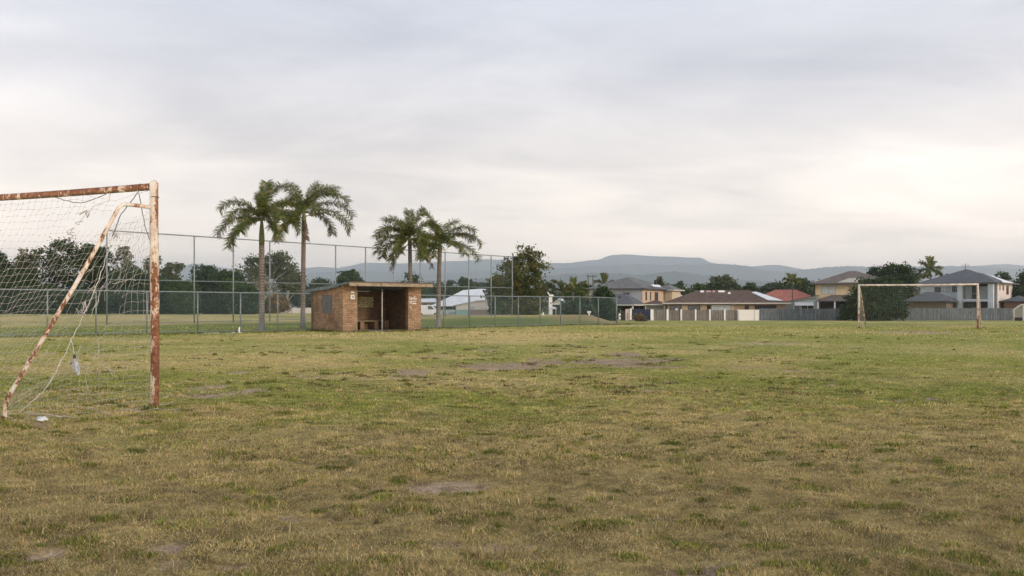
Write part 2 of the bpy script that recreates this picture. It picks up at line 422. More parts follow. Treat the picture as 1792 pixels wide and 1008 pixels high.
# ------------------------------------------------------------------ grass blades (uncountable: one object)
PAL = np.array([(.125, .185, .035), (.25, .275, .048), (.39, .355, .085), (.50, .385, .165), (.60, .49, .27), (.27, .175, .09)])
def blades(x, y, h, wd, dry, lean, segs, z=None):
    n = len(x)
    if z is None: z = gz(x, y) + relief(x, y)
    yaw = rng.uniform(0, 2 * np.pi, n); la = rng.uniform(0, 2 * np.pi, n)
    lx = np.cos(la) * lean * h; ly = np.sin(la) * lean * h
    hz = h * np.sqrt(np.maximum(.05, 1 - np.minimum(lean, .95) ** 2))
    dx = np.cos(yaw) * wd / 2; dy = np.sin(yaw) * wd / 2
    base = np.stack([x, y, z - .004], 1); d = np.stack([dx, dy, 0 * dx], 1)
    tip = base + np.stack([lx, ly, hz], 1)
    # colour per blade
    r = rng.random(n); q = rng.random(n)
    idx = np.where(r < dry * .88, np.where(q < .55, 3, np.where(q < .8, 4, 5)), np.where(q < .34, 0, np.where(q < .72, 1, 2)))
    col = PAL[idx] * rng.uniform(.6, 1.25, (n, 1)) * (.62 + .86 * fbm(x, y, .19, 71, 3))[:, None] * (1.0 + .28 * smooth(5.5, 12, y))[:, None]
    if segs == 1:
        V = np.stack([base - d, base + d, tip], 1).reshape(-1, 3)
        Ft = (np.arange(n) * 3)[:, None] + np.arange(3)[None]
        return V, [Ft], np.repeat(col, 3, 0)
    mid = base + np.stack([lx * .35, ly * .35, hz * .62], 1)
    V = np.stack([base - d, base + d, mid + d * .75, mid - d * .75, tip], 1).reshape(-1, 3)
    b = (np.arange(n) * 5)[:, None]
    return V, [b + np.array([[0, 1, 2, 3]]), b + np.array([[3, 2, 4]])], np.repeat(col, 5, 0)

def merge(parts):
    V = []; T = []; Q = []; Cc = []; off = 0
    for v, fs, c in parts:
        for f in fs: (T if f.shape[1] == 3 else Q).append(f + off)
        V.append(v); Cc.append(c); off += len(v)
    FS = []
    if T: FS.append(np.concatenate(T))
    if Q: FS.append(np.concatenate(Q))
    return np.concatenate(V), FS, np.concatenate(Cc)

def sample_zone(d0, d1, dens, um=.62):
    area = um * (d1 * d1 - d0 * d0); n = int(area * dens)
    y = np.sqrt(rng.uniform(d0 * d0, d1 * d1, n)); x = rng.uniform(-um, um, n) * y
    return x, y
def build_grass():
    parts = []
    for (d0, d1, dens, h0, h1, w0, segs, ln) in [
        (3.4, 6.5, 11500, .014, .036, .0030, 2, .88), (6.5, 11, 6200, .015, .037, .0045, 2, .85),
        (11, 20, 1900, .014, .036, .0085, 1, .8), (20, 38, 300, .015, .04, .018, 1, .75), (38, 62, 55, .03, .07, .035, 1, .5)]:
        x, y = sample_zone(d0, d1, dens)
        dr = dirt(x, y); cl = fbm(x, y, .16, 61, 3); cl2 = fbm(x, y, .7, 62, 3)
        keep = rng.random(len(x)) < (1 - .80 * dr) * np.clip(.62 + 2.4 * (cl - .42) + 1.0 * (cl2 - .45), .35, 1)
        x, y, cl, cl2 = x[keep], y[keep], cl[keep], cl2[keep]
        h = rng.uniform(h0, h1, len(x)) * (.25 + .9 * cl2 + .9 * (cl - .3))
        dry = np.clip(dryness(x, y) * .95 + .12 + .22 * smooth(9, 4, y) + 1.7 * (fbm(x, y, .28, 66, 4) - .5), 0.03, .98)
        s = (x - FA[0]) * fn[0] + (y - FA[1]) * fn[1]
        dry = dry * (1 - .9 * smooth(-1.5, 1, s))
        lean = np.clip(rng.normal(ln, .25, len(x)), .05, 1.6)
        parts.append(blades(x, y, h, w0 * rng.uniform(.7, 1.4, len(x)), dry, lean, segs))
    # the close-cropped mat between the taller clumps
    for (d0, d1, dens, w0) in [(3.4, 7, 12000, .0036), (7, 13, 4500, .0062), (13, 24, 1000, .012)]:
        x, y = sample_zone(d0, d1, dens); dr = dirt(x, y); kk = rng.random(len(x)) < 1 - .72 * dr; x, y = x[kk], y[kk]
        dry = np.clip(dryness(x, y) + .15 + 1.4 * (fbm(x, y, .45, 67, 4) - .5), .03, .97)
        parts.append(blades(x, y, rng.uniform(.010, .026, len(x)), w0 * rng.uniform(.7, 1.4, len(x)), dry, np.clip(rng.normal(.8, .2, len(x)), .1, 1.5), 1))
    # grit, dead leaf and stalk scraps, most of them on the worn soil
    x, y = sample_zone(3.4, 12, 900); kk = rng.random(len(x)) < .12 + .8 * dirt(x, y); x, y = x[kk], y[kk]; n = len(x)
    v, f, c_ = blades(x, y, rng.uniform(.012, .035, n), rng.uniform(.005, .012, n), np.full(n, 1.0), rng.uniform(.9, .99, n), 1)
    parts.append((v, f, c_ * np.repeat(rng.uniform(.25, 1.1, (n, 1)), 3, 0)))
    # long dead runners lying on the turf, near the camera
    x, y = sample_zone(3.4, 10, 90); n = len(x)
    parts.append(blades(x, y, rng.uniform(.05, .14, n), rng.uniform(.002, .004, n), np.full(n, 1.0), rng.uniform(.9, .99, n), 2))
    V, FS, col = merge(parts)
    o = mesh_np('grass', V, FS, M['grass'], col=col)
    tag(o, 'short patchy half-dry grass blades covering the playing field', 'grass', kind='stuff')
build_grass()

def tuft_field():
    parts = []
    R = np.random.default_rng(21)
    def tuft(X, Y, r, h, n, dry, wd, dark=1.0):
        a = R.uniform(0, 2 * np.pi, n); q = r * np.sqrt(R.random(n))
        x = X + np.cos(a) * q; y = Y + np.sin(a) * q * .8
        hh = h * R.uniform(.5, 1.15, n) * (1.1 - .5 * q / r)
        v, f, c = blades(x, y, hh, wd * R.uniform(.7, 1.3, n), np.full(n, dry), np.clip(R.normal(.5, .25, n), .05, 1.2), 2)
        parts.append((v, f, c * dark))
    def at(px, py):
        D = CZ * F / (py - HZ); return px2(px, D), D
    # tufts one can see in the photograph: px, py, half width px, height px, dryness
    for (px, py, hw, hp, dry) in [(715, 893, 42, 20, .42), (185, 912, 26, 18, .2), (100, 925, 18, 12, .2), (45, 932, 16, 10, .1), (330, 930, 60, 12, .35),
        (300, 935, 20, 14, .3), (140, 955, 40, 18, .25), (150, 975, 30, 12, .15), (620, 865, 26, 10, .15), (705, 858, 24, 9, .2), (800, 865, 30, 13, .2),
        (830, 863, 18, 15, .25), (895, 864, 24, 7, .0), (870, 905, 34, 14, .35), (960, 912, 30, 12, .1), (1040, 922, 45, 18, .08), (1080, 918, 30, 18, .05),
        (1120, 898, 30, 10, .05), (1170, 948, 30, 10, .1), (1275, 887, 14, 8, .0), (1255, 862, 14, 6, .1), (1305, 808, 16, 6, .1), (1745, 868, 16, 8, .1),
        (470, 873, 16, 8, .1), (260, 880, 12, 8, .3), (415, 808, 18, 9, .2), (1210, 960, 40, 14, .1), (1340, 962, 50, 16, .15), (1580, 968, 60, 18, .12),
        (1700, 975, 50, 18, .1), (1500, 880, 30, 14, .15), (1560, 885, 30, 12, .15), (1420, 855, 40, 12, .15), (1650, 900, 40, 12, .15), (1770, 905, 20, 14, .15),
        (480, 975, 30, 14, .15), (250, 975, 40, 14, .2), (520, 965, 40, 12, .2), (680, 985, 35, 16, .2), (860, 995, 30, 16, .1), (950, 1000, 40, 14, .1),
        (1100, 985, 40, 14, .2), (20, 985, 40, 16, .2), (600, 1000, 50, 14, .2), (1440, 1000, 60, 16, .15), (1630, 1003, 50, 16, .1), (1770, 1000, 40, 20, .1),
        (680, 735, 10, 5, .1), (455, 723, 10, 5, .1), (365, 712, 20, 6, .1), (430, 708, 22, 6, .1), (585, 712, 16, 5, .2), (610, 703, 8, 6, .1),
        (1030, 674, 8, 5, 0), (1043, 688, 7, 5, 0), (1012, 693, 8, 4, 0), (975, 657, 8, 4, 0), (1145, 668, 14, 5, .2), (1127, 668, 9, 4, .1),
        (700, 657, 12, 4, .1), (727, 658, 7, 5, 0), (1342, 687, 8, 4, 0), (1355, 688, 7, 4, 0), (1000, 632, 20, 5, .1), (1165, 644, 12, 3, .1), (1215, 637, 16, 3, .1),
        (30, 750, 26, 12, .2), (55, 755, 20, 12, .25), (10, 748, 14, 16, .15), (150, 737, 22, 10, .15), (180, 735, 14, 9, .2), (272, 727, 12, 9, .1), (215, 733, 20, 6, .25)]:
        X, Y = at(px, py); r = hw / F * Y; h = hp / F * Y * .9
        tuft(X, Y, r, h, int(np.clip(r * 2400, 70, 700)), dry, .0035 + .0005 * Y, .8)
    # scattered darker tussocks over the middle distance
    n = 900
    py = HZ + 40 + 210 * R.random(n) ** 1.5; px = R.uniform(-350, 2150, n)
    for a, b in zip(px, py):
        X, Y = at(a, b)
        den = fbm(np.array([X]), np.array([Y]), 5.0, 15, 2)[0]
        if R.random() > (den - .42) * 4.5: continue
        if (X - FA[0]) * fn[0] + (Y - FA[1]) * fn[1] > -1: continue
        r = (.03 + .12 * R.random() ** 2) * (1 + Y / 50); h = R.uniform(.03, .085)
        tuft(X, Y, r, h, int(30 + 350 * r), R.uniform(0, .25), .004 + .0006 * Y, .55)
    n = 2200
    for _ in range(n):
        Y = math.sqrt(R.uniform(13, 190)); X = R.uniform(-.62, .62) * Y
        if R.random() > (fbm(np.array([X]), np.array([Y]), .9, 19, 3)[0] - .36) * 5: continue
        r = .02 + .10 * R.random() ** 2; h = R.uniform(.02, .06)
        tuft(X, Y, r, h, int(20 + 900 * r), R.choice([.05, .3, .8, 1.0]), .003 + .0004 * Y, R.uniform(.7, 1.0))
    for (px, py, n_, rr) in [(267, 720, 5, .10), (8, 738, 8, .16), (458, 578, 9, .28), (530, 575, 9, .25), (767, 571, 9, .26), (1503, 575, 4, .15), (1711, 576.5, 4, .15), (1720, 574, 6, .2)]:
        X0, Y0 = at(px, py)
        for _ in range(n_):
            q = R.uniform(0, 6.28); tuft(X0 + math.cos(q) * rr * R.uniform(.6, 1.2), Y0 + math.sin(q) * rr * R.uniform(.6, 1.2), rr * .5, R.uniform(.05, .11), 60, .25, .004 + .0005 * Y0, .7)
    ca, sa = math.cos(math.radians(39.8)), math.sin(math.radians(39.8))
    for k in range(120):   # rank grass against the shelter walls, not across its opening
        e_ = R.random()
        if e_ < .4: lx, ly = -.10, R.uniform(0, 3.1)
        elif e_ < .7: lx, ly = R.uniform(-.1, 4.5), -.34
        else: lx, ly = 4.48, R.uniform(-.2, 3.1)
        lx += R.normal(0, .05); ly += R.normal(0, .05)
        tuft(-7.78 + lx * ca - ly * sa, 46 + lx * sa + ly * ca, .16, R.uniform(.05, .16), 40, .1, .025, .6)
    # torn-up dark divots round the worn middle of the pitch
    for _ in range(150):
        a = R.normal(960, 300); b = 603 + 92 * R.random() ** 1.2
        X, Y = at(a, b)
        if (X - FA[0]) * fn[0] + (Y - FA[1]) * fn[1] > -1: continue
        r = R.uniform(.04, .13) * (1 + Y / 60); v, f, c = blades(X + R.normal(0, r, 40) * .8, Y + R.normal(0, r, 40) * .5, R.uniform(.015, .045, 40), R.uniform(.015, .035, 40) * (.5 + Y / 40), np.full(40, .9), np.clip(R.normal(.6, .3, 40), .05, 1.3), 2)
        parts.append((v, f, np.array((.075, .055, .032)) * R.uniform(.6, 1.5) + 0 * c + c * .12))
    # many small turf crumbs, darkened to paint hollows and tuft shadows into the middle distance
    for _ in range(2400):
        b = HZ + 38 + 230 * R.random() ** 1.1; a = R.uniform(-250, 2050); X, Y = at(a, b)
        if R.random() > (fbm(np.array([X]), np.array([Y]), 3.0, 119, 3)[0] - .38) * 5: continue
        if (X - FA[0]) * fn[0] + (Y - FA[1]) * fn[1] > -1: continue
        r = R.uniform(.02, .07) * (1 + Y / 50); k = 16
        v, f, c = blades(X + R.normal(0, r, k), Y + R.normal(0, r * .5, k), R.uniform(.012, .035, k), R.uniform(.008, .018, k) * (.5 + Y / 22), np.full(k, .2), np.clip(R.normal(.6, .3, k), .05, 1.3), 1)
        parts.append((v, f, c * R.uniform(.25, .6)))
    # low broad-leaved green weeds and hay clumps near the camera
    for _ in range(420):
        Y = math.sqrt(R.uniform(14, 140)); X = R.uniform(-.62, .62) * Y; kind = R.random()
        r = R.uniform(.03, .11)
        if kind < .5: tuft(X, Y, r, R.uniform(.02, .035), int(60 + 1500 * r), .0, .006 + .0004 * Y, .62)
        elif kind < .72: tuft(X, Y, r * 1.2, R.uniform(.035, .07), int(30 + 500 * r), .9, .0028 + .0003 * Y, .95)
    # long grass at the foot of the low fence and round the brick shelter
    for t in np.arange(-6, 40, .35):
        p = FA + fd * t; 
        if R.random() < .8: tuft(p[0] + R.normal(0, .1), p[1] + R.normal(0, .1), .28, R.uniform(.08, .2), 45, .15, .03, .6)
    V, FS, col = merge(parts)
    o = mesh_np('grass_tufts', V, FS, M['grass'], col=col)
    tag(o, 'scattered darker tussocks and weeds standing out of the worn turf', 'grass', kind='stuff')
tuft_field()

# ------------------------------------------------------------------ football goals
def cords(P, keepu, keepv, r, name, mat, parent, knots=0.0):
    # P: (nu, nv, 3) grid of net nodes; keepu: cord from (i,j) to (i+1,j); keepv: from (i,j) to (i,j+1)
    A = P[:-1][keepu]; B = P[1:][keepu]; A2 = P[:, :-1][keepv]; B2 = P[:, 1:][keepv]
    P0 = np.concatenate([A, A2]); P1 = np.concatenate([B, B2])
    V, Fq = seg_tubes(P0, P1, r, 3)
    parts = [Fq]
    if knots:
        deg = np.zeros(P.shape[:2]); deg[:-1] += keepu; deg[1:] += keepu; deg[:, :-1] += keepv; deg[:, 1:] += keepv
        K = P[deg > 0]; m = len(K); r2 = knots
        off = np.array([(1,0,0),(-1,0,0),(0,1,0),(0,-1,0),(0,0,1),(0,0,-1)]) * r2
        KV = (K[:, None] + off[None]).reshape(-1, 3)
        tri = np.array([(0,2,4),(2,1,4),(1,3,4),(3,0,4),(2,0,5),(1,2,5),(3,1,5),(0,3,5)])
        KT = ((np.arange(m) * 6)[:, None, None] + tri[None]).reshape(-1, 3) + len(V)
        V = np.concatenate([V, KV]); parts = [KT, Fq]
    return mesh_np(name, V, parts, mat, parent)

def near_goal():
    t = thing('football_goal', 'large rusty football goal with torn net in the left foreground', 'goal', (-3.79, 10.6, 0))
    g0 = G(-3.79, 10.6)
    c = Vector((-.91, .415, 0)).normalized(); b = Vector((-.70, -.71, 0)).normalized()
    Lc = 7.0
    for k, base in enumerate((Vector((0, 0, 0)), c * Lc)):
        m = MB()
        pts = [base + Vector((0, 0, z)) for z in np.linspace(-.03, 2.40, 22)]
        pts = [p + Vector((.006 * math.sin(p.z * 2.1), 0, 0)) for p in pts]
        m.tube(pts + [base + Vector((.004, 0, 2.435)), base + Vector((.012, 0, 2.447))], [.045] * 22 + [.040, .018], 16)
        m.build('goalpost', M['rust_post'], t, True)
        m = MB(); m.tube([base + Vector((0, 0, z)) for z in (2.268, 2.276)], .0475, 16); m.build('weld_seam', M['dark_cord'], t, True)
        path = [(0, 2.155), (.1, 2.165), (.22, 2.17), (.31, 2.172), (.355, 2.16), (.39, 2.125), (.425, 2.06), (.62, 1.70), (.80, 1.377), (1.05, .95), (1.29, .535), (1.43, .30), (1.468, .23), (1.486, .15), (1.492, .06), (1.494, -.03)]
        m = MB(); m.tube([base + b * s + Vector((0, 0, z)) for s, z in path], .0215, 12)
        m.build('stay', M['rust_stay'], t, True)
    m = MB()
    pts = [c * s + Vector((0, 0, 2.385 - .012 * math.sin(s * .9) )) for s in np.linspace(.03, Lc - .03, 24)]
    m.tube(pts, .0385, 16); m.build('crossbar', M['rust_bar'], t, True)
    cv = np.array(c); bv = np.array(b)
    R = np.random.default_rng(5)
    # back net, hung from the crossbar and sloping down behind the stays
    nu, nv = 78, 33
    U = np.linspace(.02, Lc - .02, nu)[:, None]; W = np.linspace(0, 1, nv)[None]
    s = 1.48 * W ** 1.22 * (1 - .12 * np.exp(-((U - 1.0) / .8) ** 2) * np.sin(W * 3.1))
    z = 2.35 * (1 - W) + .015
    sag = .07 * np.sin(U * 2.2 + .6) * np.sin(W * 3.14) + .05 * (fbm(U * 1.0 + 0 * W, W * 2.4 + 0 * U, .6, 51, 3) - .5) * 2
    z = np.maximum(z + sag * np.sin(W * 3.14), .02)
    z = z - .10 * np.exp(-((U - .55) / .35) ** 2) * np.exp(-W * 5)
    du = U + .10 * W * np.sin(U * 3) + .03 * (fbm(U * 1.0 + 0 * W, W * 3.0 + 0 * U, .4, 52, 2) - .5)
    P = cv * du[..., None] + bv * s[..., None] + np.array((0, 0, 1.)) * z[..., None]
    P += R.normal(0, .007, P.shape)
    ku = np.ones((nu - 1, nv), bool); kv = np.ones((nu, nv - 1), bool)
    Ui = np.broadcast_to(U, (nu, nv)); Wi = np.broadcast_to(W, (nu, nv))
    hole = (((Ui - .75) / .38) ** 2 + ((Wi - .145) / .065) ** 2 < 1) | (((Ui - .28) / .36) ** 2 + ((Wi - .05) / .12) ** 2 < 1) | (((Ui - .2) / .30) ** 2 + ((Wi - .5) / .26) ** 2 < 1)
    ku &= ~(hole[:-1] & hole[1:]); kv &= ~(hole[:, :-1] & hole[:, 1:])
    ku[:, 0] = True
    cords(P, ku, kv, .0015, 'back_net', M['cord'], t, .0052)
    # side net in the triangle between post and stay: sags down towards the stay
    def side(base, tag_):
        nu, nv = 17, 26
        wv = np.linspace(0, 1, nu)[:, None]; hv = np.linspace(.06, 2.12, nv)[None]
        zz = hv + 0 * wv
        sag = (.62 * wv ** 1.1 + .10 * np.sin(wv * 6.2 + hv * 2.0)) * np.clip(hv / 1.0, .10, 1) * np.clip((2.6 - hv) / 1.6, .25, 1)
        zz = np.maximum(zz - sag, .02)
        smax = np.interp(zz, [.0, .233, 1.377, 2.0, 2.2], [1.49, 1.47, .80, .44, .40])
        ss = smax * wv * .98
        off = .07 * np.sin(wv * 4 + hv * 3) * np.sin(wv * 3.14)
        perp = np.array((-b.y, b.x, 0))
        P = bv * ss[..., None] + np.array((0, 0, 1.)) * zz[..., None] + perp * off[..., None] + np.array(base)
        P += R.normal(0, .010, P.shape); P[..., 2] = np.maximum(P[..., 2], .015)
        Wi = np.broadcast_to(wv, (nu, nv)); Hi = np.broadcast_to(hv, (nu, nv))
        ku = np.ones((nu - 1, nv), bool); kv = np.ones((nu, nv - 1), bool)
        hole = (((Wi - .62) / .27) ** 2 + ((Hi - 1.25) / .26) ** 2 < 1)
        ku &= ~(hole[:-1] & hole[1:]); kv &= ~(hole[:, :-1] & hole[:, 1:])
        ku &= R.random(ku.shape) > .04; kv &= R.random(kv.shape) > .04
        cords(P, ku, kv, .0015, 'side_net', M['cord'], t, .004)
    side((0, 0, 0), 0); side(c * Lc, 1)
    # photo-traced ropes: (px, py, distance) -> local points
    def loc(px, py, D): return Vector((px2(px, D) + 3.79, D - 10.6, pz(py, D)))
    def wiggle(pts, n=5, amp=.012, seed=1):
        Q = []; RR = random.Random(seed)
        for a_, b_ in zip(pts[:-1], pts[1:]):
            for k in range(n): Q.append(a_.lerp(b_, k / n) + Vector((RR.uniform(-amp, amp), 0, RR.uniform(-amp, amp))))
        Q.append(pts[-1]); return Q
    m = MB()
    m.tube(wiggle([loc(*p) for p in [(84, 336, 11.27), (92, 343, 11.2), (112, 350, 11.15), (128, 354, 11.1), (144, 355, 11.05), (160, 350, 11.0), (178, 343, 10.95), (192, 336, 10.93), (198, 331, 10.9)]], 3, .004), .0042, 6)
    m.tube(wiggle([loc(*p) for p in [(244, 322, 10.62), (242, 335, 10.6), (230, 352, 10.55), (212, 374, 10.4), (204, 395, 10.3), (197, 414, 10.28)]], 3, .006, 2), .0046, 6)
    m.tube(wiggle([loc(*p) for p in [(243, 338, 10.66), (248, 362, 10.62), (253, 395, 10.62), (262, 420, 10.62)]], 3, .004, 3), .0042, 6)
    m.build('dark_rope', M['dark_cord'], t, True)
    m = MB()
    m.tube(wiggle([loc(*p) for p in [(197, 414, 10.28), (190, 436, 10.2), (182, 462, 10.1), (172, 490, 10.0), (160, 520, 9.95), (147, 548, 9.9), (136, 575, 9.85), (124, 593, 9.8)]], 4, .008, 4), .0042, 6)
    m.tube(wiggle([loc(*p) for p in [(124, 593, 9.8), (119, 610, 9.78), (108, 628, 9.75)]], 3, .008, 5), .0045, 6)
    m.tube(wiggle([loc(*p) for p in [(108, 628, 9.75), (98, 652, 9.7), (80, 680, 9.66), (55, 704, 9.6), (32, 722, 9.6)]], 4, .006, 6), .0048, 6)
    m.tube(wiggle([loc(*p) for p in [(124, 593, 9.8), (128, 605, 9.8), (130, 619, 9.8)]], 3, .002, 7), .0035, 6)
    m.tube(wiggle([loc(*p) for p in [(198, 331, 10.9), (190, 350, 10.85), (165, 362, 10.8), (153, 372, 10.78), (147, 382, 10.75), (137, 390, 10.75)]], 3, .01, 8), .0035, 5)
    # knotted scraps of torn net
    RR = random.Random(4)
    for px, py, D in [(145, 372, 10.8), (150, 376, 10.8), (138, 386, 10.8), (204, 410, 10.3), (142, 545, 9.9), (150, 536, 9.95), (123, 405, 10.9), (124, 413, 10.9), (160, 505, 10)]:
        p = loc(px, py, D); q = [p + Vector((RR.uniform(-.05, .05), RR.uniform(-.02, .02), RR.uniform(-.05, .05))) for _ in range(7)]
        m.tube(q, .0045, 5)
    for k in range(12):   # loose strands in the torn part and along the foot of the net
        px, py = RR.uniform(105, 200), RR.uniform(470, 640); D = RR.uniform(9.8, 10.1)
        p = loc(px, py, D); q = [p]
        dx, dz = RR.uniform(-.09, .09), RR.uniform(-.14, .03)
        for j in range(5): q.append(q[-1] + Vector((dx * .6 + RR.uniform(-.02, .02), RR.uniform(-.02, .02), dz * .6 + RR.uniform(-.02, .02))))
        if min(v.z for v in q) > .02: m.tube(q, .0024, 4)
    for k in range(16):
        s = RR.uniform(.05, 1.5); p = b * s + Vector((RR.uniform(-.12, .12), RR.uniform(-.15, .15), .025)); q = [p]
        d = Vector((RR.uniform(-1, 1), RR.uniform(-1, 1), 0)) * .06
        for j in range(6): q.append(q[-1] + d + Vector((RR.uniform(-.03, .03), RR.uniform(-.03, .03), RR.uniform(-.012, .018))))
        m.tube(q, .003, 4)
    tag(m.build('pale_rope', M['rope'], t, True), kind='stuff')
near_goal()

# scrap of cloth hanging in the near net
def rag():
    D = 9.8; x, zt = px2(130, D), pz(619, D)
    R = random.Random(3)
    def lump(prof, name, mat, par, ox=0.0, fold=5, zo=0):
        V = []; n = 18
        for (dz, r, sx) in prof:
            for k in range(n):
                th = 2 * math.pi * k / n; rr = r * (1 + .33 * math.sin(fold * th + dz * 25) + R.uniform(-.08, .08))
                V.append((ox + sx + rr * math.cos(th), rr * .6 * math.sin(th), dz + zo))
        Fq = [(i*n + k, i*n + (k+1) % n, (i+1)*n + (k+1) % n, (i+1)*n + k) for i in range(len(prof) - 1) for k in range(n)]
        m = MB(); m.add(V, Fq + [tuple(range(n)), tuple(reversed(range((len(prof)-1)*n, len(prof)*n)))])
        return m.build(name, mat, par, True)
    t = thing('hanging_rag', 'grey and white rag hanging from a cord inside the rusty goal', 'rag', (x, D, zt))
    lump([(-.003, .004, 0), (-.015, .012, .002), (-.035, .014, .002), (-.05, .010, .004)], 'knot', M['dark_cord'], t)
    lump([(-.045, .010, .004), (-.07, .018, .006), (-.10, .026, .012), (-.13, .030, .018), (-.16, .026, .026), (-.185, .017, .034), (-.205, .008, .040), (-.215, .002, .043)], 'cloth', plain('rag_cloth', (.42, .43, .46), .8, .5, 30), t)
rag()
def litter():
    D = CZ * F / (742 - HZ); x = px2(72, D)
    m = MB(); R = random.Random(8); n = 16; V = [(0, 0, .035)]
    for ring, (r, z) in enumerate([(.04, .035), (.075, .022), (.10, .004)]):
        for k in range(n):
            th = 2 * math.pi * k / n; q = .45 * r * (1 + .3 * math.sin(3 * th + 1) + R.uniform(-.25, .25))
            V.append((q * 1.25 * math.cos(th), q * .7 * math.sin(th), z + R.uniform(-.008, .012)))
    Fq = [(0, 1 + k, 1 + (k+1) % n) for k in range(n)]
    for i in range(2): Fq += [(1+i*n+k, 1+(i+1)*n+k, 1+(i+1)*n+(k+1) % n, 1+i*n+(k+1) % n) for k in range(n)]
    m.add(V, Fq); o = m.build('plastic_scrap', plain('white_plastic', (.60, .60, .60), .6, .25, 25, .3), None, True)
    o.location = (x, D, G(x, D) + .03); o.rotation_euler = (0, .1, .5)
    tag(o, 'crumpled white plastic scrap lying by the foot of the torn net', 'litter')
litter()

def far_goal():
    A = Vector((px2(1503, 54.5), 54.5, 0)); B = Vector((px2(1711, 52.6), 52.6, 0)); A.z = G(A.x, A.y); B.z = G(B.x, B.y)
    t = thing('football_goal', 'small distant football goal of peeling white tubes before the timber fence', 'goal', A)
    c = B - A; c.z = 0; Lc = c.length; cn = c.normalized(); dz = B.z - A.z
    b = Vector((.95, 1.65, 0)); H = 2.37
    for base in (Vector((0, 0, 0)), c + Vector((0, 0, dz))):
        m = MB(); m.tube([base + Vector((0, 0, z)) for z in np.linspace(-.04, H, 12)], .055, 12); m.build('goalpost', M['rust_far'], t, True)
        m = MB(); m.tube([base + Vector((0, 0, H - .12)), base + b * .16 + Vector((0, 0, H - .16)), base + b * .55 + Vector((0, 0, H * .58)), base + b * .98 + Vector((0, 0, .1)), base + b + Vector((0, 0, -.03))], .034, 10)
        m.build('stay', M['rust_stay'], t, True)
    m = MB(); m.tube([Vector((0, 0, H)) + c * s + Vector((0, 0, dz * s - .02 * math.sin(3.14 * s))) for s in np.linspace(-.006, 1.006, 12)], .052, 12)
    m.build('crossbar', plain('far_bar_paint', (.60, .52, .45), .6, .45, 5), t, True)
    cv = np.array(c); bv = np.array(b); nu, nv = 46, 20
    U = np.linspace(0, 1, nu)[:, None]; W = np.linspace(0, 1, nv)[None]
    s = .10 * np.minimum(W * 6, 1) + .88 * W ** 1.3 ; z = (H - .05) * (1 - W) + .03 + .04 * np.sin(U * 9) * np.sin(W * 3.14)
    P = cv * (U + 0 * W)[..., None] + bv * (s + 0 * U)[..., None] + np.array((0, 0, 1.)) * z[..., None] + np.random.default_rng(2).normal(0, .008, (nu, nv, 3))
    cords(P, np.ones((nu-1, nv), bool), np.ones((nu, nv-1), bool), .0034, 'back_net', m_cord('far_net', (.22, .25, .22)), t)
    for base in (np.zeros(3), cv + np.array((0, 0, dz))):
        nu2, nv2 = 12, 20; U = np.linspace(0, 1, nu2)[:, None]; W = np.linspace(0.02, 1, nv2)[None]
        s2 = (.10 * np.minimum(W * 6, 1) + .88 * W ** 1.3) * U; z2 = (H - .05) * (1 - W) + .03 + 0 * U
        P = base + bv * s2[..., None] + np.array((0, 0, 1.)) * z2[..., None]
        cords(P, np.ones((nu2-1, nv2), bool), np.ones((nu2, nv2-1), bool), .0034, 'side_net', M['cord'], t)
far_goal()

# ------------------------------------------------------------------ chain-link fences
def chain_panel(P, Q, h0, h1, parent, pitch=.075, r=.0022, name='chain_link', zoff=None):
    # zigzag wires between P and Q, from height h0 to h1 above ground
    d = Q - P; Ln = np.linalg.norm(d); d = d / Ln; nw = int(Ln / pitch); nr = int((h1 - h0) / (pitch / 2))
    i = np.arange(nw)[:, None]; j = np.arange(nr + 1)[None]
    s = (i + ((j + 0) % 2) * 1.0) * pitch; z = h0 + j * (h1 - h0) / nr + 0 * i
    X = P[0] + d[0] * s; Y = P[1] + d[1] * s; Z = z + (zoff(X, Y) if zoff else 0)
    N_ = np.stack([X, Y, Z], -1)
    A = N_[:, :-1].reshape(-1, 3); B = N_[:, 1:].reshape(-1, 3)
    V, Fq = seg_tubes(A, B, r, 3)
    return mesh_np(name, V, Fq, M['wire'], parent)

def fence_low():
    t = thing('chain_link_fence', 'low galvanised chain-link fence running behind the brick shelter and palms', 'fence')
    H = 1.80
    B = FB; 
    # posts: spacing measured from the photograph
    pxs = [1079, 1047, 1014.8, 981, 945, 907, 866.5, 822, 776, 727, 675, 618, 556, 486, 421, 346, 257, 168, 83, -20, -140]
    Ln = []
    for p in pxs:
        k = (p - 896) / F    # x = k*y on the line FA + fd*s
        s = (k * FA[1] - FA[0]) / (fd[0] - k * fd[1]); Ln.append(s)
    for s in Ln:
        x, y = FA + fd * s; z = G(x, y)
        m = MB(); m.tube([(x, y, z - .1), (x, y, z + 1.0), (x, y, z + H)], .03 if s < Ln[0] - .1 else .042, 8); m.build('post', M['galv'], t, True)
    for h, r in ((H, .027), (.10, .017)):
        m = MB(); pts = [(*(FA + fd * s), G(*(FA + fd * s)) + h) for s in np.linspace(Ln[-1], Ln[0], 40)]
        m.tube(pts, r, 8); m.build('rail', M['galv'], t, True)
    chain_panel(FA + fd * Ln[-1], FA + fd * Ln[0], .03, H, t, .07, .0021, zoff=gz)
fence_low()
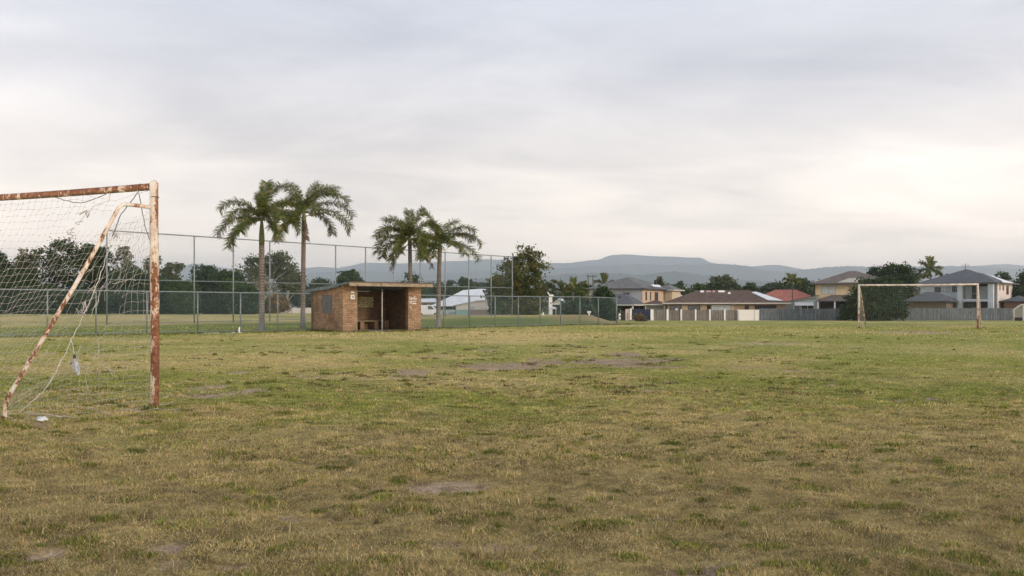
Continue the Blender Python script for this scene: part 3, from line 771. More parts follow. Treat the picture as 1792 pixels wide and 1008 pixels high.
def fence_high():
    t = thing('backstop_fence', 'tall chain-link backstop fence standing behind the four palms', 'fence')
    d = (HB - HA); Ln = np.linalg.norm(d); d = d / Ln; n = 13; top = 6.09
    d2 = HA - d * 0; 
    for k in range(n + 1):
        x, y = HA + d * Ln * k / n; z = G(x, y)
        m = MB(); m.tube([(x, y, z - .1), (x, y, z + 3), (x, y, top)], .05, 8); m.build('post', M['galv'], t, True)
    for zt, r in ((top, .04), (None, .03), (.10, .025)):
        m = MB(); pts = []
        for s in np.linspace(0, Ln, 20):
            x, y = HA + d * s
            # the middle rail falls a little towards the far end, as the ground rises
            z = top if zt == top else (2.97 + .12 * s / Ln if zt is None else G(x, y) + zt)
            pts.append((x, y, z))
        m.tube(pts, r, 8); m.build('rail', M['galv'], t, True)
    chain_panel(HA, HB, .25, 6.05, t, .085, .0016)
fence_high()

# ------------------------------------------------------------------ brick shelter
def shelter():
    fl = (-7.78, 46.0); z0 = G(*fl)
    t = thing('brick_shelter', 'small open-fronted brick team shelter with flat roof between the palms', 'shelter', (fl[0], fl[1], z0), math.radians(39.8))
    W, Dp = 4.35, 3.0; zf, zb = 2.16, 1.92; th = .23
    def ztop(y): return zf + (zb - zf) * y / Dp
    wt = thing_part('walls', t)
    # side walls (sloping tops) butt between front piers and back wall
    def slab(x0, x1, y0, y1, name='wall'):
        m = MB(); m.hexa([(x0,y0,-.1),(x1,y0,-.1),(x1,y1,-.1),(x0,y1,-.1),(x0,y0,ztop(y0)),(x1,y0,ztop(y0)),(x1,y1,ztop(y1)),(x0,y1,ztop(y1))])
        return m.build(name, M['brick'], t)
    slab(0, .75, 0, th, 'pier'); slab(3.60, W, 0, th, 'pier')
    # left wall with the blocked-up window opening
    wl = slab(0, th, th, Dp - th, 'wall'); slab(W - th, W, th, Dp - th, 'wall').data.materials[0] = M['shaded_brick']
    m = MB(); m.box(-.012, .0, 1.02, 1.92, .88, 1.72); sh = m.build('blocked_window', M['slate_shutter'], wl)
    m = MB()
    for k in range(9): m.box(-.022, -.0125, 1.04, 1.90, .90 + k * .09, .945 + k * .09)
    m.build('louvre', plain('louvre_grey', (.17, .17, .175), .8, .2, 5), wl)
    # back wall in four pieces round the breeze-block screen
    sx0, sx1, sz0, sz1 = 2.48, 3.42, 1.14, 1.68
    def piece(x0, x1, za, zb_, slope=False):
        m = MB(); y0, y1 = Dp - th, Dp
        if slope: m.hexa([(x0,y0,za),(x1,y0,za),(x1,y1,za),(x0,y1,za),(x0,y0,ztop(y0)),(x1,y0,ztop(y0)),(x1,y1,ztop(y1)),(x0,y1,ztop(y1))])
        else: m.box(x0, x1, y0, y1, za, zb_)
        return m
    m = piece(0, sx0, -.1, 0, True); m.hexa([(sx1,Dp-th,-.1),(W,Dp-th,-.1),(W,Dp,-.1),(sx1,Dp,-.1),(sx1,Dp-th,ztop(Dp-th)),(W,Dp-th,ztop(Dp-th)),(W,Dp,ztop(Dp)),(sx1,Dp,ztop(Dp))])
    m.box(sx0, sx1, Dp - th, Dp, -.1, sz0)
    m.hexa([(sx0,Dp-th,sz1),(sx1,Dp-th,sz1),(sx1,Dp,sz1),(sx0,Dp,sz1),(sx0,Dp-th,ztop(Dp-th)),(sx1,Dp-th,ztop(Dp-th)),(sx1,Dp,ztop(Dp)),(sx0,Dp,ztop(Dp))])
    bw = m.build('wall', M['shaded_brick'], t)
    m = MB(); cell = .235
    nx = int((sx1 - sx0) / cell); nz = int((sz1 - sz0) / (cell * .75))
    for i in range(nx):
        for k in range(nz):
            xa = sx0 + i * (sx1 - sx0) / nx; xb = sx0 + (i + 1) * (sx1 - sx0) / nx; za = sz0 + k * (sz1 - sz0) / nz; zb_ = sz0 + (k + 1) * (sz1 - sz0) / nz
            y0, y1 = Dp - th + .04, Dp - .06; q = .026
            for (a0, b0, a1, b1) in ((xa, za, xb, zb_), (xa, zb_, xb, za)):
                yy = y0 + (.003 if a0 == xa and b0 == za else 0)
                m.hexa([(a0, yy, b0 - q), (a1, yy, b1 - q), (a1, y1, b1 - q), (a0, y1, b0 - q), (a0, yy, b0 + q), (a1, yy, b1 + q), (a1, y1, b1 + q), (a0, y1, b0 + q)])
    m.build('breeze_block_screen', M['cream_block'], bw)
    # slab floor and roof
    m = MB(); m.box(-.05, W + .05, -.25, Dp + .05, -.12, .045); m.build('floor_slab', M['concrete'], t)
    x0, x1, y0, y1 = -.14, W + .16, -.80, 3.32
    def rz_(y): return 2.31 - .075 * (y - y0)
    m = MB(); m.hexa([(x0,y0+.03,rz_(y0)-.10),(x1,y0+.03,rz_(y0)-.10),(x1,y1,rz_(y1)-.12),(x0,y1,rz_(y1)-.12),(x0,y0+.03,rz_(y0)-.02),(x1,y0+.03,rz_(y0)-.02),(x1,y1,rz_(y1)),(x0,y1,rz_(y1))])
    rf = m.build('roof', M['roofsheet'], t)
    m = MB(); m.box(x0 + .01, x1 - .01, y0, y0 + .028, rz_(y0) - .19, rz_(y0) - .035); m.build('fascia', M['fascia'], rf, bevel=.004)
    m = MB(); m.box(x0 - .02, x1 + .02, y0 - .02, y0 + .05, rz_(y0) - .034, rz_(y0) + .012); m.build('flashing', plain('rust_flash', (.10, .065, .05), .7, .4, 4), rf)
    m = MB(); RR = random.Random(2)
    ys = np.linspace(y0 + .9, y1 + .02, 9)
    for a_, b_ in zip(ys[:-1], ys[1:]):
        d_ = RR.uniform(-.015, .02)
        m.hexa([(x0-.05,a_,rz_(a_)-.17+d_),(x0-.005,a_,rz_(a_)-.17+d_),(x0-.005,b_,rz_(b_)-.17+d_),(x0-.05,b_,rz_(b_)-.17+d_),(x0-.05,a_,rz_(a_)-.03),(x0-.005,a_,rz_(a_)-.03),(x0-.005,b_,rz_(b_)-.03),(x0-.05,b_,rz_(b_)-.03)])
    m.build('bargeboard', plain('old_green_paint', (.13, .17, .165), .7, .35, 5), rf)
    # corrugations on the roof sheet
    m = MB()
    for k in range(28):
        x = x0 + .08 + k * (x1 - x0 - .16) / 27
        m.hexa([(x-.025,y0+.06,rz_(y0)-.02),(x+.025,y0+.06,rz_(y0)-.02),(x+.025,y1-.01,rz_(y1)),(x-.025,y1-.01,rz_(y1)),(x-.012,y0+.06,rz_(y0)+.006),(x+.012,y0+.06,rz_(y0)+.006),(x+.012,y1-.01,rz_(y1)+.022),(x-.012,y1-.01,rz_(y1)+.022)])
    m.build('corrugation', M['roofsheet'], rf)
    # lintel beam, steel post, ceiling batten
    m = MB(); m.box(.75, 3.60, .06, .17, 2.02, 2.145); m.build('lintel', M['dark'], t)
    m = MB(); m.tube([(2.19, .115, .03), (2.19, .115, 1.1), (2.19, .115, 2.02)], .032, 10); m.build('post', plain('post_paint', (.42, .42, .38), .6, .25, 5), t, True)
    m = MB(); m.tube([(.55, 1.5, 1.92), (2.35, 1.5, 1.93)], .028, 8); m.build('batten', plain('pale_batten', (.55, .54, .5), .6, .2, 5), t, True)
    # brick-legged bench along the back wall
    bn = thing_part('bench', t)
    m = MB(); m.box(.34, 3.95, 2.22, 2.70, .45, .50); sb = m.build('seat', plain('bench_board', (.26, .19, .12), .85, .3, 4), bn)
    for x in (.34, 1.32, 2.30, 3.12, 3.72):
        m = MB(); m.box(x, x + .22, 2.26, 2.70, .03, .448); m.build('leg', M['brick'], bn)
    # two small weathered notices on the left pier and daubed paint on the right pier
    def mark(x0_, x1_, za, zb_, y, nm, mat):
        m = MB(); m.box(x0_, x1_, y, y + .01, za, zb_); return m.build(nm, mat, t)
    wp = plain('notice_white', (.62, .60, .55), .7, .25, 25)
    mark(.42, .60, 1.80, 1.88, -.013, 'notice', wp); n2_ = mark(.40, .62, 1.52, 1.74, -.013, 'notice', wp)
    m = MB(); m.box(.47, .56, -.0165, -.0135, 1.60, 1.66); m.build('notice_mark', plain('faded_ink', (.22, .20, .20), .8, .3, 30), n2_)
    RR = random.Random(12); m = MB()
    def stroke(pts, wd=.02):
        for (ax, az), (bx, bz) in zip(pts[:-1], pts[1:]):
            dx, dz = bx - ax, bz - az; l = math.hypot(dx, dz) or 1; nx_, nz_ = -dz / l * wd, dx / l * wd
            m.hexa([(ax-nx_,-.007,az-nz_),(bx-nx_,-.007,bz-nz_),(bx-nx_,-.002,bz-nz_),(ax-nx_,-.002,az-nz_),(ax+nx_,-.007,az+nz_),(bx+nx_,-.007,bz+nz_),(bx+nx_,-.002,bz+nz_),(ax+nx_,-.002,az+nz_)])
    X = 3.66
    stroke([(X, 1.66), (X + .07, 1.58), (X + .02, 1.50)]); stroke([(X + .12, 1.50), (X + .13, 1.64)]); stroke([(X + .20, 1.52), (X + .22, 1.62), (X + .27, 1.58)])
    stroke([(X + .35, 1.70), (X + .30, 1.64), (X + .32, 1.55), (X + .40, 1.54), (X + .42, 1.60)])
    stroke([(X - .02, 1.44), (X + .12, 1.43), (X + .42, 1.44)], .014)
    stroke([(X + .03, 1.36), (X + .16, 1.37)], .018); stroke([(X + .20, 1.34), (X + .40, 1.33)], .03); stroke([(X + .05, 1.20), (X + .09, 1.14)], .02); stroke([(X + .12, 1.10), (X + .12, 1.05)], .015)
    tag(m.build('painted_daub', plain('daub_white', (.66, .64, .60), .8, .15, 20), t), kind='stuff')
    # pale corner strip on the left pier edge
    m = MB(); m.box(.752, .775, .02, .05, .05, 2.0); m.build('edge_strip', plain('edge_paint', (.45, .40, .30), .8, .3, 6), t)
def thing_part(name, parent):
    o = bpy.data.objects.new(name, None); C.objects.link(o); o.parent = parent; return o
shelter()

# ------------------------------------------------------------------ palms
def frond_mesh(e0, droop, length, seed, n=30, leaf=.50, plume=.5, sparse=1.0, twist=0.0, dead=False, wd=.042):
    R = np.random.default_rng(seed)
    s = np.linspace(0, 1, n + 1); th = e0 - droop * s ** 1.35
    ds = length / n
    r = np.concatenate([[0], np.cumsum(np.cos(th[:-1]) * ds)]); z = np.concatenate([[0], np.cumsum(np.sin(th[:-1]) * ds)])
    spine = np.stack([r, twist * s ** 2, z], 1)
    V, Fq = seg_tubes(spine[:-1], spine[1:], np.linspace(.028, .006, n), 4)
    col = np.tile(np.array((.13, .15, .05)) if not dead else np.array((.22, .16, .10)), (len(V), 1))
    LV, LF, LC = [], [], []; k0 = 0
    m = int(n * (6.0 if wd < .05 else 3.4))
    for i in range(m):
        q = .10 + .90 * (i + R.uniform(-.3, .3)) / m; q = min(max(q, .08), .995)
        if R.random() > sparse: continue
        p = np.array([np.interp(q, s, spine[:, k]) for k in range(3)]); a_ = np.interp(q, s, th)
        t = np.array((math.cos(a_), 0, math.sin(a_))); nrm = np.array((-math.sin(a_), 0, math.cos(a_)))
        Lf = leaf * (math.sin(min(q * 1.35 + .28, 2.6)) ** .8) * R.uniform(.8, 1.1) * (1.0 if q < .85 else 1.0)
        for side in (-1, 1):
            roll = R.normal(0, plume) 
            out = np.array((0, side, 0)) * math.cos(roll) + nrm * math.sin(roll)
            d = t * R.uniform(.45, .75) + out; d /= np.linalg.norm(d)
            g = np.array((0, 0, -1.0)) * (.35 if not dead else .9)
            p1 = p + d * Lf * .55 + g * Lf * .12; p2 = p + d * Lf + g * Lf * .5
            w_ = np.cross(d, nrm); w_ /= np.linalg.norm(w_) + 1e-9; w_ *= wd
            w2 = t * wd * .7
            LV += [p - w2 * .5, p + w2 * .5, p1 + w2, p1 - w2, p2]
            LF.append((k0, k0+1, k0+2, k0+3)); LF.append((k0+3, k0+2, k0+4, k0+4)); k0 += 5
            if dead: c_ = np.array((.20, .15, .09)) * R.uniform(.6, 1.2)
            else:
                c_ = np.array((.060, .088, .014)) * R.uniform(.4, 1.6)
                if R.random() < .25: c_ = np.array((.25, .22, .045)) * R.uniform(.7, 1.2)  # painted yellow highlight on some leaflets
            LC += [c_] * 5
    LV = np.array(LV); LQ = np.array([f for f in LF if f[2] != f[3]]) + len(V); LT = np.array([f[:3] for f in LF if f[2] == f[3]]) + len(V)
    return np.concatenate([V, LV]), [LT, np.concatenate([Fq, LQ])], np.concatenate([col, np.array(LC)])

def palm_trunk_mat():
    b = NB('palm_trunk', .9, .15); o = b.coord('Object')
    sp = b.n('ShaderNodeSeparateXYZ'); b.l(o, sp.inputs[0])
    n = b.noise(2.5, 5, .6); wv = b.n('ShaderNodeTexWave', wave_type='BANDS', bands_direction='Z'); wv.inputs['Scale'].default_value = 2.2; wv.inputs['Distortion'].default_value = 1.5
    b.l(o, wv.inputs['Vector'])
    c = b.ramp(n, [(.3, (.085, .068, .055)), (.7, (.20, .165, .14))])
    c = b.mix(b.ramp(wv.outputs['Fac'], [(.75, 0.0), (.95, .5)]), c, (.34, .30, .25))
    c = b.mix(b.ramp(b.math('MULTIPLY', sp.outputs[2], .25), [(.1, .55), (.4, 0.0)]), c, (.36, .35, .34))
    b.bump(wv.outputs['Fac'], .4, .03); return b.col(c)
M['palm_trunk'] = palm_trunk_mat()
def palm(label, px, D, base_py, crown_py, fronds, seed, tr=.16, lean=0.0, leaf=.5, L=2.4, shaft=True, group=None, plume=.55, shaft_len=.75, basez=None, n=30, wd=.023, deads=()):
    x, y = px2(px, D), D; z0 = G(x, y) if basez is None else basez
    t = thing('palm_tree', label, 'palm', (x, y, z0), 0, group)
    hc = pz(crown_py, D) - z0; lx = lean / F * D
    m = MB(); zs = np.linspace(-.1, hc - (shaft_len if shaft else 0), 16)
    def cx_(z): return lx * (z / hc) ** 1.5 if z > 0 else 0
    rad = [tr * (1.32 if z < .12 else (1.16 if z < .4 else 1.0)) * (1.0 - .12 * max(z, 0) / hc) for z in zs]
    m.tube([(cx_(z), 0, z) for z in zs], rad, 14); m.build('trunk', M['palm_trunk'], t, True)
    if shaft:
        m = MB(); zz = np.linspace(hc - shaft_len - .01, hc + .1, 6)
        m.tube([(cx_(z), 0, z) for z in zz], [tr * .98, tr * 1.0, tr * .92, tr * .75, tr * .55, tr * .3], 12)
        m.build('crownshaft', plain('crownshaft', (.13, .15, .05), .6, .3, 4), t, True)
    for k, (phi, e, droop, lf) in enumerate(fronds):
        V, FS, col = frond_mesh(math.radians(e), math.radians(droop), L * lf, seed * 50 + k, n=n, leaf=leaf, plume=plume, twist=random.Random(seed + k).uniform(-.3, .3), wd=wd)
        o = mesh_np('frond', V, FS, M['leaf'], t, col=col); o.location = (cx_(hc), 0, hc - .02); o.rotation_euler = (0, 0, math.radians(phi))
    for k, (phi, e, droop, lf) in enumerate(deads):
        V, FS, col = frond_mesh(math.radians(e), math.radians(droop), L * lf, seed * 77 + k, n=18, leaf=leaf * .5, plume=.9, dead=True, sparse=.6)
        o = mesh_np('frond', V, FS, M['leaf'], t, col=col); o['label'] = 'withered brown hanging frond'; o.location = (cx_(hc), 0, hc - .25); o.rotation_euler = (0, 0, math.radians(phi))
GP = 'palms by the brick shelter'
palm('tall palm at the left with a thick bright green tuft, leftmost of four', 458, 50, 578, 385, [
    (180, 62, 118, 1.05), (178, 20, 95, 1.0), (170, -5, 75, .95), (90, 88, 25, .78), (60, 80, 45, .75), (0, 60, 110, 1.0), (5, 28, 110, .9),
    (230, 45, 120, .9), (310, 45, 120, .95), (280, 70, 110, .9), (130, 50, 115, 1.0), (45, 45, 120, 1.0), (250, 15, 95, .75), (330, 5, 100, .7), (205, 0, 95, .85), (110, 75, 70, .85)], 1, .145, 0, .46, 2.6, group=GP, shaft_len=1.2)
palm('palm beside the shelter with looser drooping crown and a withered frond, second from left', 530, 54, 575, 372, [
    (0, 62, 118, 1.1), (2, 38, 105, 1.15), (355, 18, 92, 1.15), (140, 80, 75, .9), (60, 78, 70, .9), (175, 72, 85, 1.0), (185, 45, 120, 1.0), (190, 15, 105, .85), (40, 72, 92, 1.05),
    (300, 48, 125, 1.0), (240, 45, 130, .95), (130, 60, 105, 1.0), (270, 20, 100, .7), (330, 66, 110, 1.0), (215, -10, 75, .6), (20, 5, 100, .8)], 2, .13, 2, .42, 2.7, group=GP, plume=.7, shaft_len=.5,
    deads=[(0, 22, 112, 1.15), (190, -10, 85, .8), (300, -55, 35, .5)])
palm('palm rising behind the shelter roof with ragged drooping crown, third from left', 719, 55, 574, 418, [
    (180, 55, 130, 1.0), (178, 25, 115, 1.0), (185, 5, 95, .85), (90, 85, 60, .85), (150, 70, 95, 1.0), (30, 65, 105, .95), (0, 35, 125, .9), (350, 10, 110, .85), (220, 55, 130, .9),
    (300, 50, 130, .9), (260, 65, 110, .9), (120, 55, 120, .9), (240, 15, 110, .75), (320, -5, 90, .7), (200, -20, 70, .7), (60, 82, 70, .9)], 3, .12, -2, .44, 2.4, group=GP, plume=.7, shaft_len=.3,
    deads=[(0, -20, 70, .8), (185, -35, 55, .8)])
palm('palm standing right of the shelter on a white-based trunk, rightmost of four', 767, 59, 571, 426, [
    (0, 62, 105, 1.05), (3, 40, 100, 1.15), (357, 12, 85, 1.1), (175, 80, 45, 1.0), (60, 72, 80, 1.0), (180, 45, 120, .8), (190, 10, 110, .75), (120, 70, 85, 1.0), (300, 45, 125, .8),
    (240, 40, 130, .8), (270, 70, 110, .8), (330, 20, 105, .8), (30, 50, 105, 1.0), (210, -15, 70, .6)], 4, .14, 3, .44, 2.45, group=GP, shaft_len=.4)

# ------------------------------------------------------------------ trees and shrubs
def crown_mesh(blobs, nclump, nleaf, size, hue, seed, spread=.55, hue2=None, aspect=.55):
    R = np.random.default_rng(seed)
    B = np.array(blobs, float); vol = B[:, 3] * B[:, 4] + B[:, 3] * B[:, 5]; pr = vol / vol.sum()
    k = R.choice(len(B), nclump, p=pr)
    d = R.normal(size=(nclump, 3)); d /= np.linalg.norm(d, axis=1, keepdims=True)
    rr = R.uniform(.45, 1.06, nclump)[:, None] ** .7
    cc = B[k, :3] + d * rr * B[k, 3:6]
    # leaves gather in clumps of unequal size
    cs = R.uniform(.5, 1.5, nclump) * spread
    P = cc[:, None] + R.normal(size=(nclump, nleaf, 3)) * cs[:, None, None] * np.array((1, 1, .62))
    P = P.reshape(-1, 3); n = len(P)
    nr = R.normal(size=(n, 3)) + np.array((0, 0, .7)); nr /= np.linalg.norm(nr, axis=1, keepdims=True)
    a_ = np.cross(nr, R.normal(size=(n, 3))); a_ /= np.linalg.norm(a_, axis=1, keepdims=True); b_ = np.cross(nr, a_)
    s = size * R.uniform(.55, 1.35, n)[:, None]
    V = np.stack([P + a_ * s, P + b_ * s * aspect, P - a_ * s, P - b_ * s * aspect], 1).reshape(-1, 3)
    hue = np.array(hue); h2 = np.array(hue2) if hue2 is not None else hue * np.array((1.7, 1.45, 1.15))
    cm = R.random(nclump)[:, None] ** 2.0; base = hue * (1 - cm) + h2 * cm; base = base * R.uniform(.65, 1.25, (nclump, 1))
    col = np.repeat(base, nleaf, 0) * R.uniform(.7, 1.3, (n, 1))
    V[:, 2] = np.maximum(V[:, 2], .02)
    return V, np.arange(4 * n).reshape(-1, 4), np.repeat(col, 4, 0)
BARK = plain('bark', (.16, .13, .10), .95, .3, 2); PALEBARK = plain('pale_bark', (.46, .41, .34), .9, .25, 1.5)
DK = (.026, .055, .015); MID = (.036, .070, .016); OLV = (.075, .090, .034); GRY = (.080, .098, .050); BLU = (.050, .080, .042)
def tree(name, label, px, D, top, hw_, style='dense', hue=MID, seed=0, hue2=None, n=None, size=None, cat='tree', base=None, group=None, pale=False, depth=1.0, blobs=None, bot=None, aspect=.55, trunk_px=None):
    x, y = px2(px, D), D; z0 = G(x, y) if base is None else base
    hw = hw_ * ((1.22 if D < 180 else 1.5) if style == 'dense' and not blobs else 1.0); H = pz(top, D) - z0; Wd = hw / F * D
    t = thing(name, label, cat, (x, y, z0), 0, group); R = random.Random(seed * 13 + 5)
    bl = []
    if blobs:      # (px offset, py, half width px, half height px)
        for (ox, py, bw, bh) in blobs: bl.append((ox / F * D, R.uniform(-.3, .3) * Wd * depth, pz(py, D) - z0, bw / F * D, max(bw, bh) / F * D * .8, bh / F * D))
    elif style == 'dense':
        for k in range(9):
            zz = H * (.12 + .66 * k / 8); rr = Wd * (.95 - .25 * abs(k / 8 - .35))
            bl.append((R.uniform(-.3, .3) * Wd, R.uniform(-.3, .3) * Wd * depth, zz, rr * R.uniform(.55, .8), rr * .7 * depth, H * .19))
        bl.append((R.uniform(-.2, .2) * Wd, 0, H * .86, Wd * .4, Wd * .4, H * .13))
    elif style == 'round':
        for k in range(8):
            a_ = R.uniform(0, 6.28); q = R.uniform(.15, .55)
            bl.append((math.cos(a_) * q * Wd, math.sin(a_) * q * Wd * depth, H * R.uniform(.45, .80), Wd * R.uniform(.35, .55), Wd * .5 * depth, H * R.uniform(.14, .2)))
        bl.append((0, 0, H * .83, Wd * .55, Wd * .5, H * .16))
    elif style == 'gum':
        for k in range(13):
            a_ = R.uniform(0, 6.28); q = R.uniform(.2, .85)
            bl.append((math.cos(a_) * q * Wd, math.sin(a_) * q * Wd * .7, H * R.uniform(.50, .9), Wd * R.uniform(.16, .32), Wd * .25, H * R.uniform(.05, .1)))
        bl.append((Wd * R.uniform(-.2, .2), 0, H * .92, Wd * .28, Wd * .25, H * .07))
    size = size or max(.09, .00135 * D * 1.0)
    area = sum(b_[3] * b_[5] for b_ in bl) * 3.1
    n = n or int(min(620, max(70, area / (size * size) * (.46 if style == 'dense' else .34))))
    nl = 22 if style != 'gum' else 16
    sp = max(.22, Wd * .085)
    m = MB(); tr_ = max(.08, H * .022)
    mid = (R.uniform(-.05, .05) * Wd, 0, H * .4)
    m.tube([(0, 0, -.1), (mid[0] * .5, 0, H * .2), mid, (mid[0] * 1.5, 0, H * .7)], [tr_, tr_ * .85, tr_ * .65, tr_ * .3], 8)
    for b_ in bl[::1 if style == 'gum' else 2]:
        zz = max(.08 * H, min(b_[2] * .55, H * .45))
        m.tube([(mid[0] * zz / H * 2, 0, zz), ((b_[0]) * .5, b_[1] * .5, (zz + b_[2]) * .52), (b_[0], b_[1], b_[2])], [tr_ * .45, tr_ * .32, tr_ * .12], 5)
    m.build('trunk', PALEBARK if pale else BARK, t, True)
    V, Fq, col = crown_mesh(bl, n, nl, size, hue, seed + 100, sp, hue2, aspect)
    mesh_np('crown', V, Fq, M['leaf'], t, col=col)
    return t

T = tree
# left tree line beyond the sports ground
T('tree', 'tree cut by the left edge of the view behind the goal net', -6, 128, 440, 26, 'dense', DK, 1)
T('gum_tree', 'open-crowned gum tree with sky showing through, near the left edge', 44, 128, 432, 30, 'gum', OLV, 2, pale=True)
T('tree', 'dark low tree beneath the open gum near the left edge', 40, 122, 468, 48, 'dense', DK, 3)
T('tree', 'biggest dark rounded tree behind the net, tallest of the left tree line', 112, 126, 419, 40, 'dense', DK, 4, blobs=[(-28, 452, 20, 22), (-14, 438, 18, 16), (4, 430, 18, 10), (24, 440, 20, 14), (36, 455, 16, 20), (0, 470, 36, 26), (0, 505, 42, 30), (-10, 530, 40, 18), (20, 530, 40, 18)])
T('tree', 'leafy tree right of the biggest one, seen through the goal stay', 172, 130, 428, 32, 'dense', DK, 5, blobs=[(-18, 442, 18, 14), (6, 448, 18, 16), (-8, 470, 26, 24), (10, 500, 30, 28), (0, 530, 34, 18)])
T('gum_tree', 'thin-leaved gum with gaps just left of the rusty goalpost', 215, 133, 430, 27, 'gum', OLV, 6)
T('tree', 'low dark tree directly behind the rusty goalpost', 232, 122, 468, 42, 'dense', DK, 7)
T('gum_tree', 'small loose gum crown just right of the rusty goalpost', 276, 132, 446, 26, 'gum', OLV, 8)
T('tree', 'thin pale dead-topped sapling above the hedge right of the goalpost', 311, 140, 457, 7, 'gum', GRY, 9, pale=True)
for i, (px, D, top, hw, hue, lab) in enumerate([
    (288, 120, 484, 34, DK, 'dark bushy tree right of the goalpost at the hedge line'),
    (356, 122, 462, 32, DK, 'domed dark green tree between two backstop posts'),
    (322, 117, 490, 26, MID, 'lighter lower bush in front of the domed dark tree'),
    (398, 120, 472, 34, MID, 'mid green rounded tree left of the leftmost palm trunk'),
    (428, 114, 500, 26, DK, 'dark shrub at the end of the tree line left of the leftmost palm'),
    (255, 118, 500, 30, DK, 'squat dark bush at the foot of the trees behind the goalpost'),
    (75, 118, 500, 40, DK, 'wide dark undergrowth bush behind the left part of the net'),
    (160, 119, 505, 42, DK, 'wide dark undergrowth bush below the goal stay'),
    (-60, 125, 470, 45, DK, 'dark tree just past the left edge of the view')]):
    T('tree', lab, px, D, top, hw, 'dense', hue, 20 + i, group='dark trees of the left hedge line')
T('gum_tree', 'broad gum tree with several pale trunks behind the leftmost palm', 466, 150, 442, 56, 'gum', GRY, 31, pale=True,
  blobs=[(-40, 474, 15, 10), (-30, 458, 14, 9), (-14, 452, 14, 9), (0, 460, 14, 9), (16, 452, 15, 9), (30, 456, 14, 9), (44, 470, 14, 9), (54, 482, 13, 10), (-42, 488, 12, 8), (-20, 478, 12, 8), (8, 480, 14, 9), (30, 482, 16, 10), (36, 500, 20, 9), (60, 494, 10, 10), (24, 446, 8, 5), (-8, 470, 22, 9), (12, 470, 30, 10)])
T('gum_tree', 'slim gum with a straight white trunk beside the leftmost palm', 449, 143, 470, 18, 'gum', GRY, 32, pale=True)
T('gum_tree', 'small pale-trunked gum between the two left palms', 504, 146, 478, 16, 'gum', GRY, 33, pale=True)
T('shrub', 'tan and brown leaning shrub at the edge of the dark trees', 433, 124, 520, 12, 'dense', (.16, .12, .07), 34, cat='shrub')
T('shrub', 'rust-brown bush in front of the gable house behind the palms', 482, 136, 517, 20, 'dense', (.17, .11, .04), 35, cat='shrub')
T('shrub', 'green bush left of the rust-brown bush behind the leftmost palm', 458, 138, 525, 14, 'dense', BLU, 36, cat='shrub')
T('tree', 'low grey-green tree behind the left end of the shelter', 556, 185, 488, 26, 'dense', BLU, 37)
T('tree', 'dark domed tree just above the shelter roof', 611, 165, 471, 28, 'dense', MID, 38)
T('tree', 'distant low tree behind the white roof left of the shelter', 528, 190, 500, 28, 'dense', BLU, 39)
T('tree', 'small tree tucked behind the trunk of the third palm', 718, 105, 476, 17, 'gum', BLU, 40)
T('tree', 'low tree row piece behind the shelter roof', 660, 190, 500, 34, 'dense', BLU, 41)
for i, (px, D, top, hw, hue, st, lab) in enumerate([
    (760, 262, 496, 24, BLU, 'dense', 'hazy tree seen left of the rightmost palm trunk'),
    (785, 268, 490, 22, BLU, 'gum', 'hazy thin tree right of the rightmost palm trunk'),
    (816, 265, 484, 15, MID, 'round', 'small domed tree above the white hall roof'),
    (845, 270, 495, 22, BLU, 'dense', 'hazy tree right of the white hall roof peak'),
    (735, 250, 505, 18, MID, 'dense', 'low green tree right above the shelter corner'),
    (800, 255, 502, 26, MID, 'dense', 'green hedge-like tree behind the white hall')]):
    T('tree', lab, px, D, top, hw, st, hue, 50 + i)
T('tree', 'big dark leafy tree with ragged upright top at the end of the backstop', 908, 104, 427, 52, 'dense', (.050, .080, .016), 60, hue2=(.20, .17, .04),
  blobs=[(0, 445, 8, 16), (18, 440, 9, 10), (34, 447, 8, 7), (12, 455, 18, 12), (30, 462, 14, 10), (46, 466, 9, 5), (-12, 458, 12, 10), (-22, 468, 14, 10), (8, 478, 30, 16), (-14, 490, 26, 16), (-36, 492, 12, 8), (20, 500, 24, 18), (30, 490, 14, 12), (-10, 515, 32, 18), (18, 528, 28, 18), (-16, 538, 28, 14), (10, 545, 30, 10), (-38, 512, 10, 8)])
T('tree', 'grey-green rounded tree behind the big ragged tree', 872, 112, 480, 20, 'dense', BLU, 61)
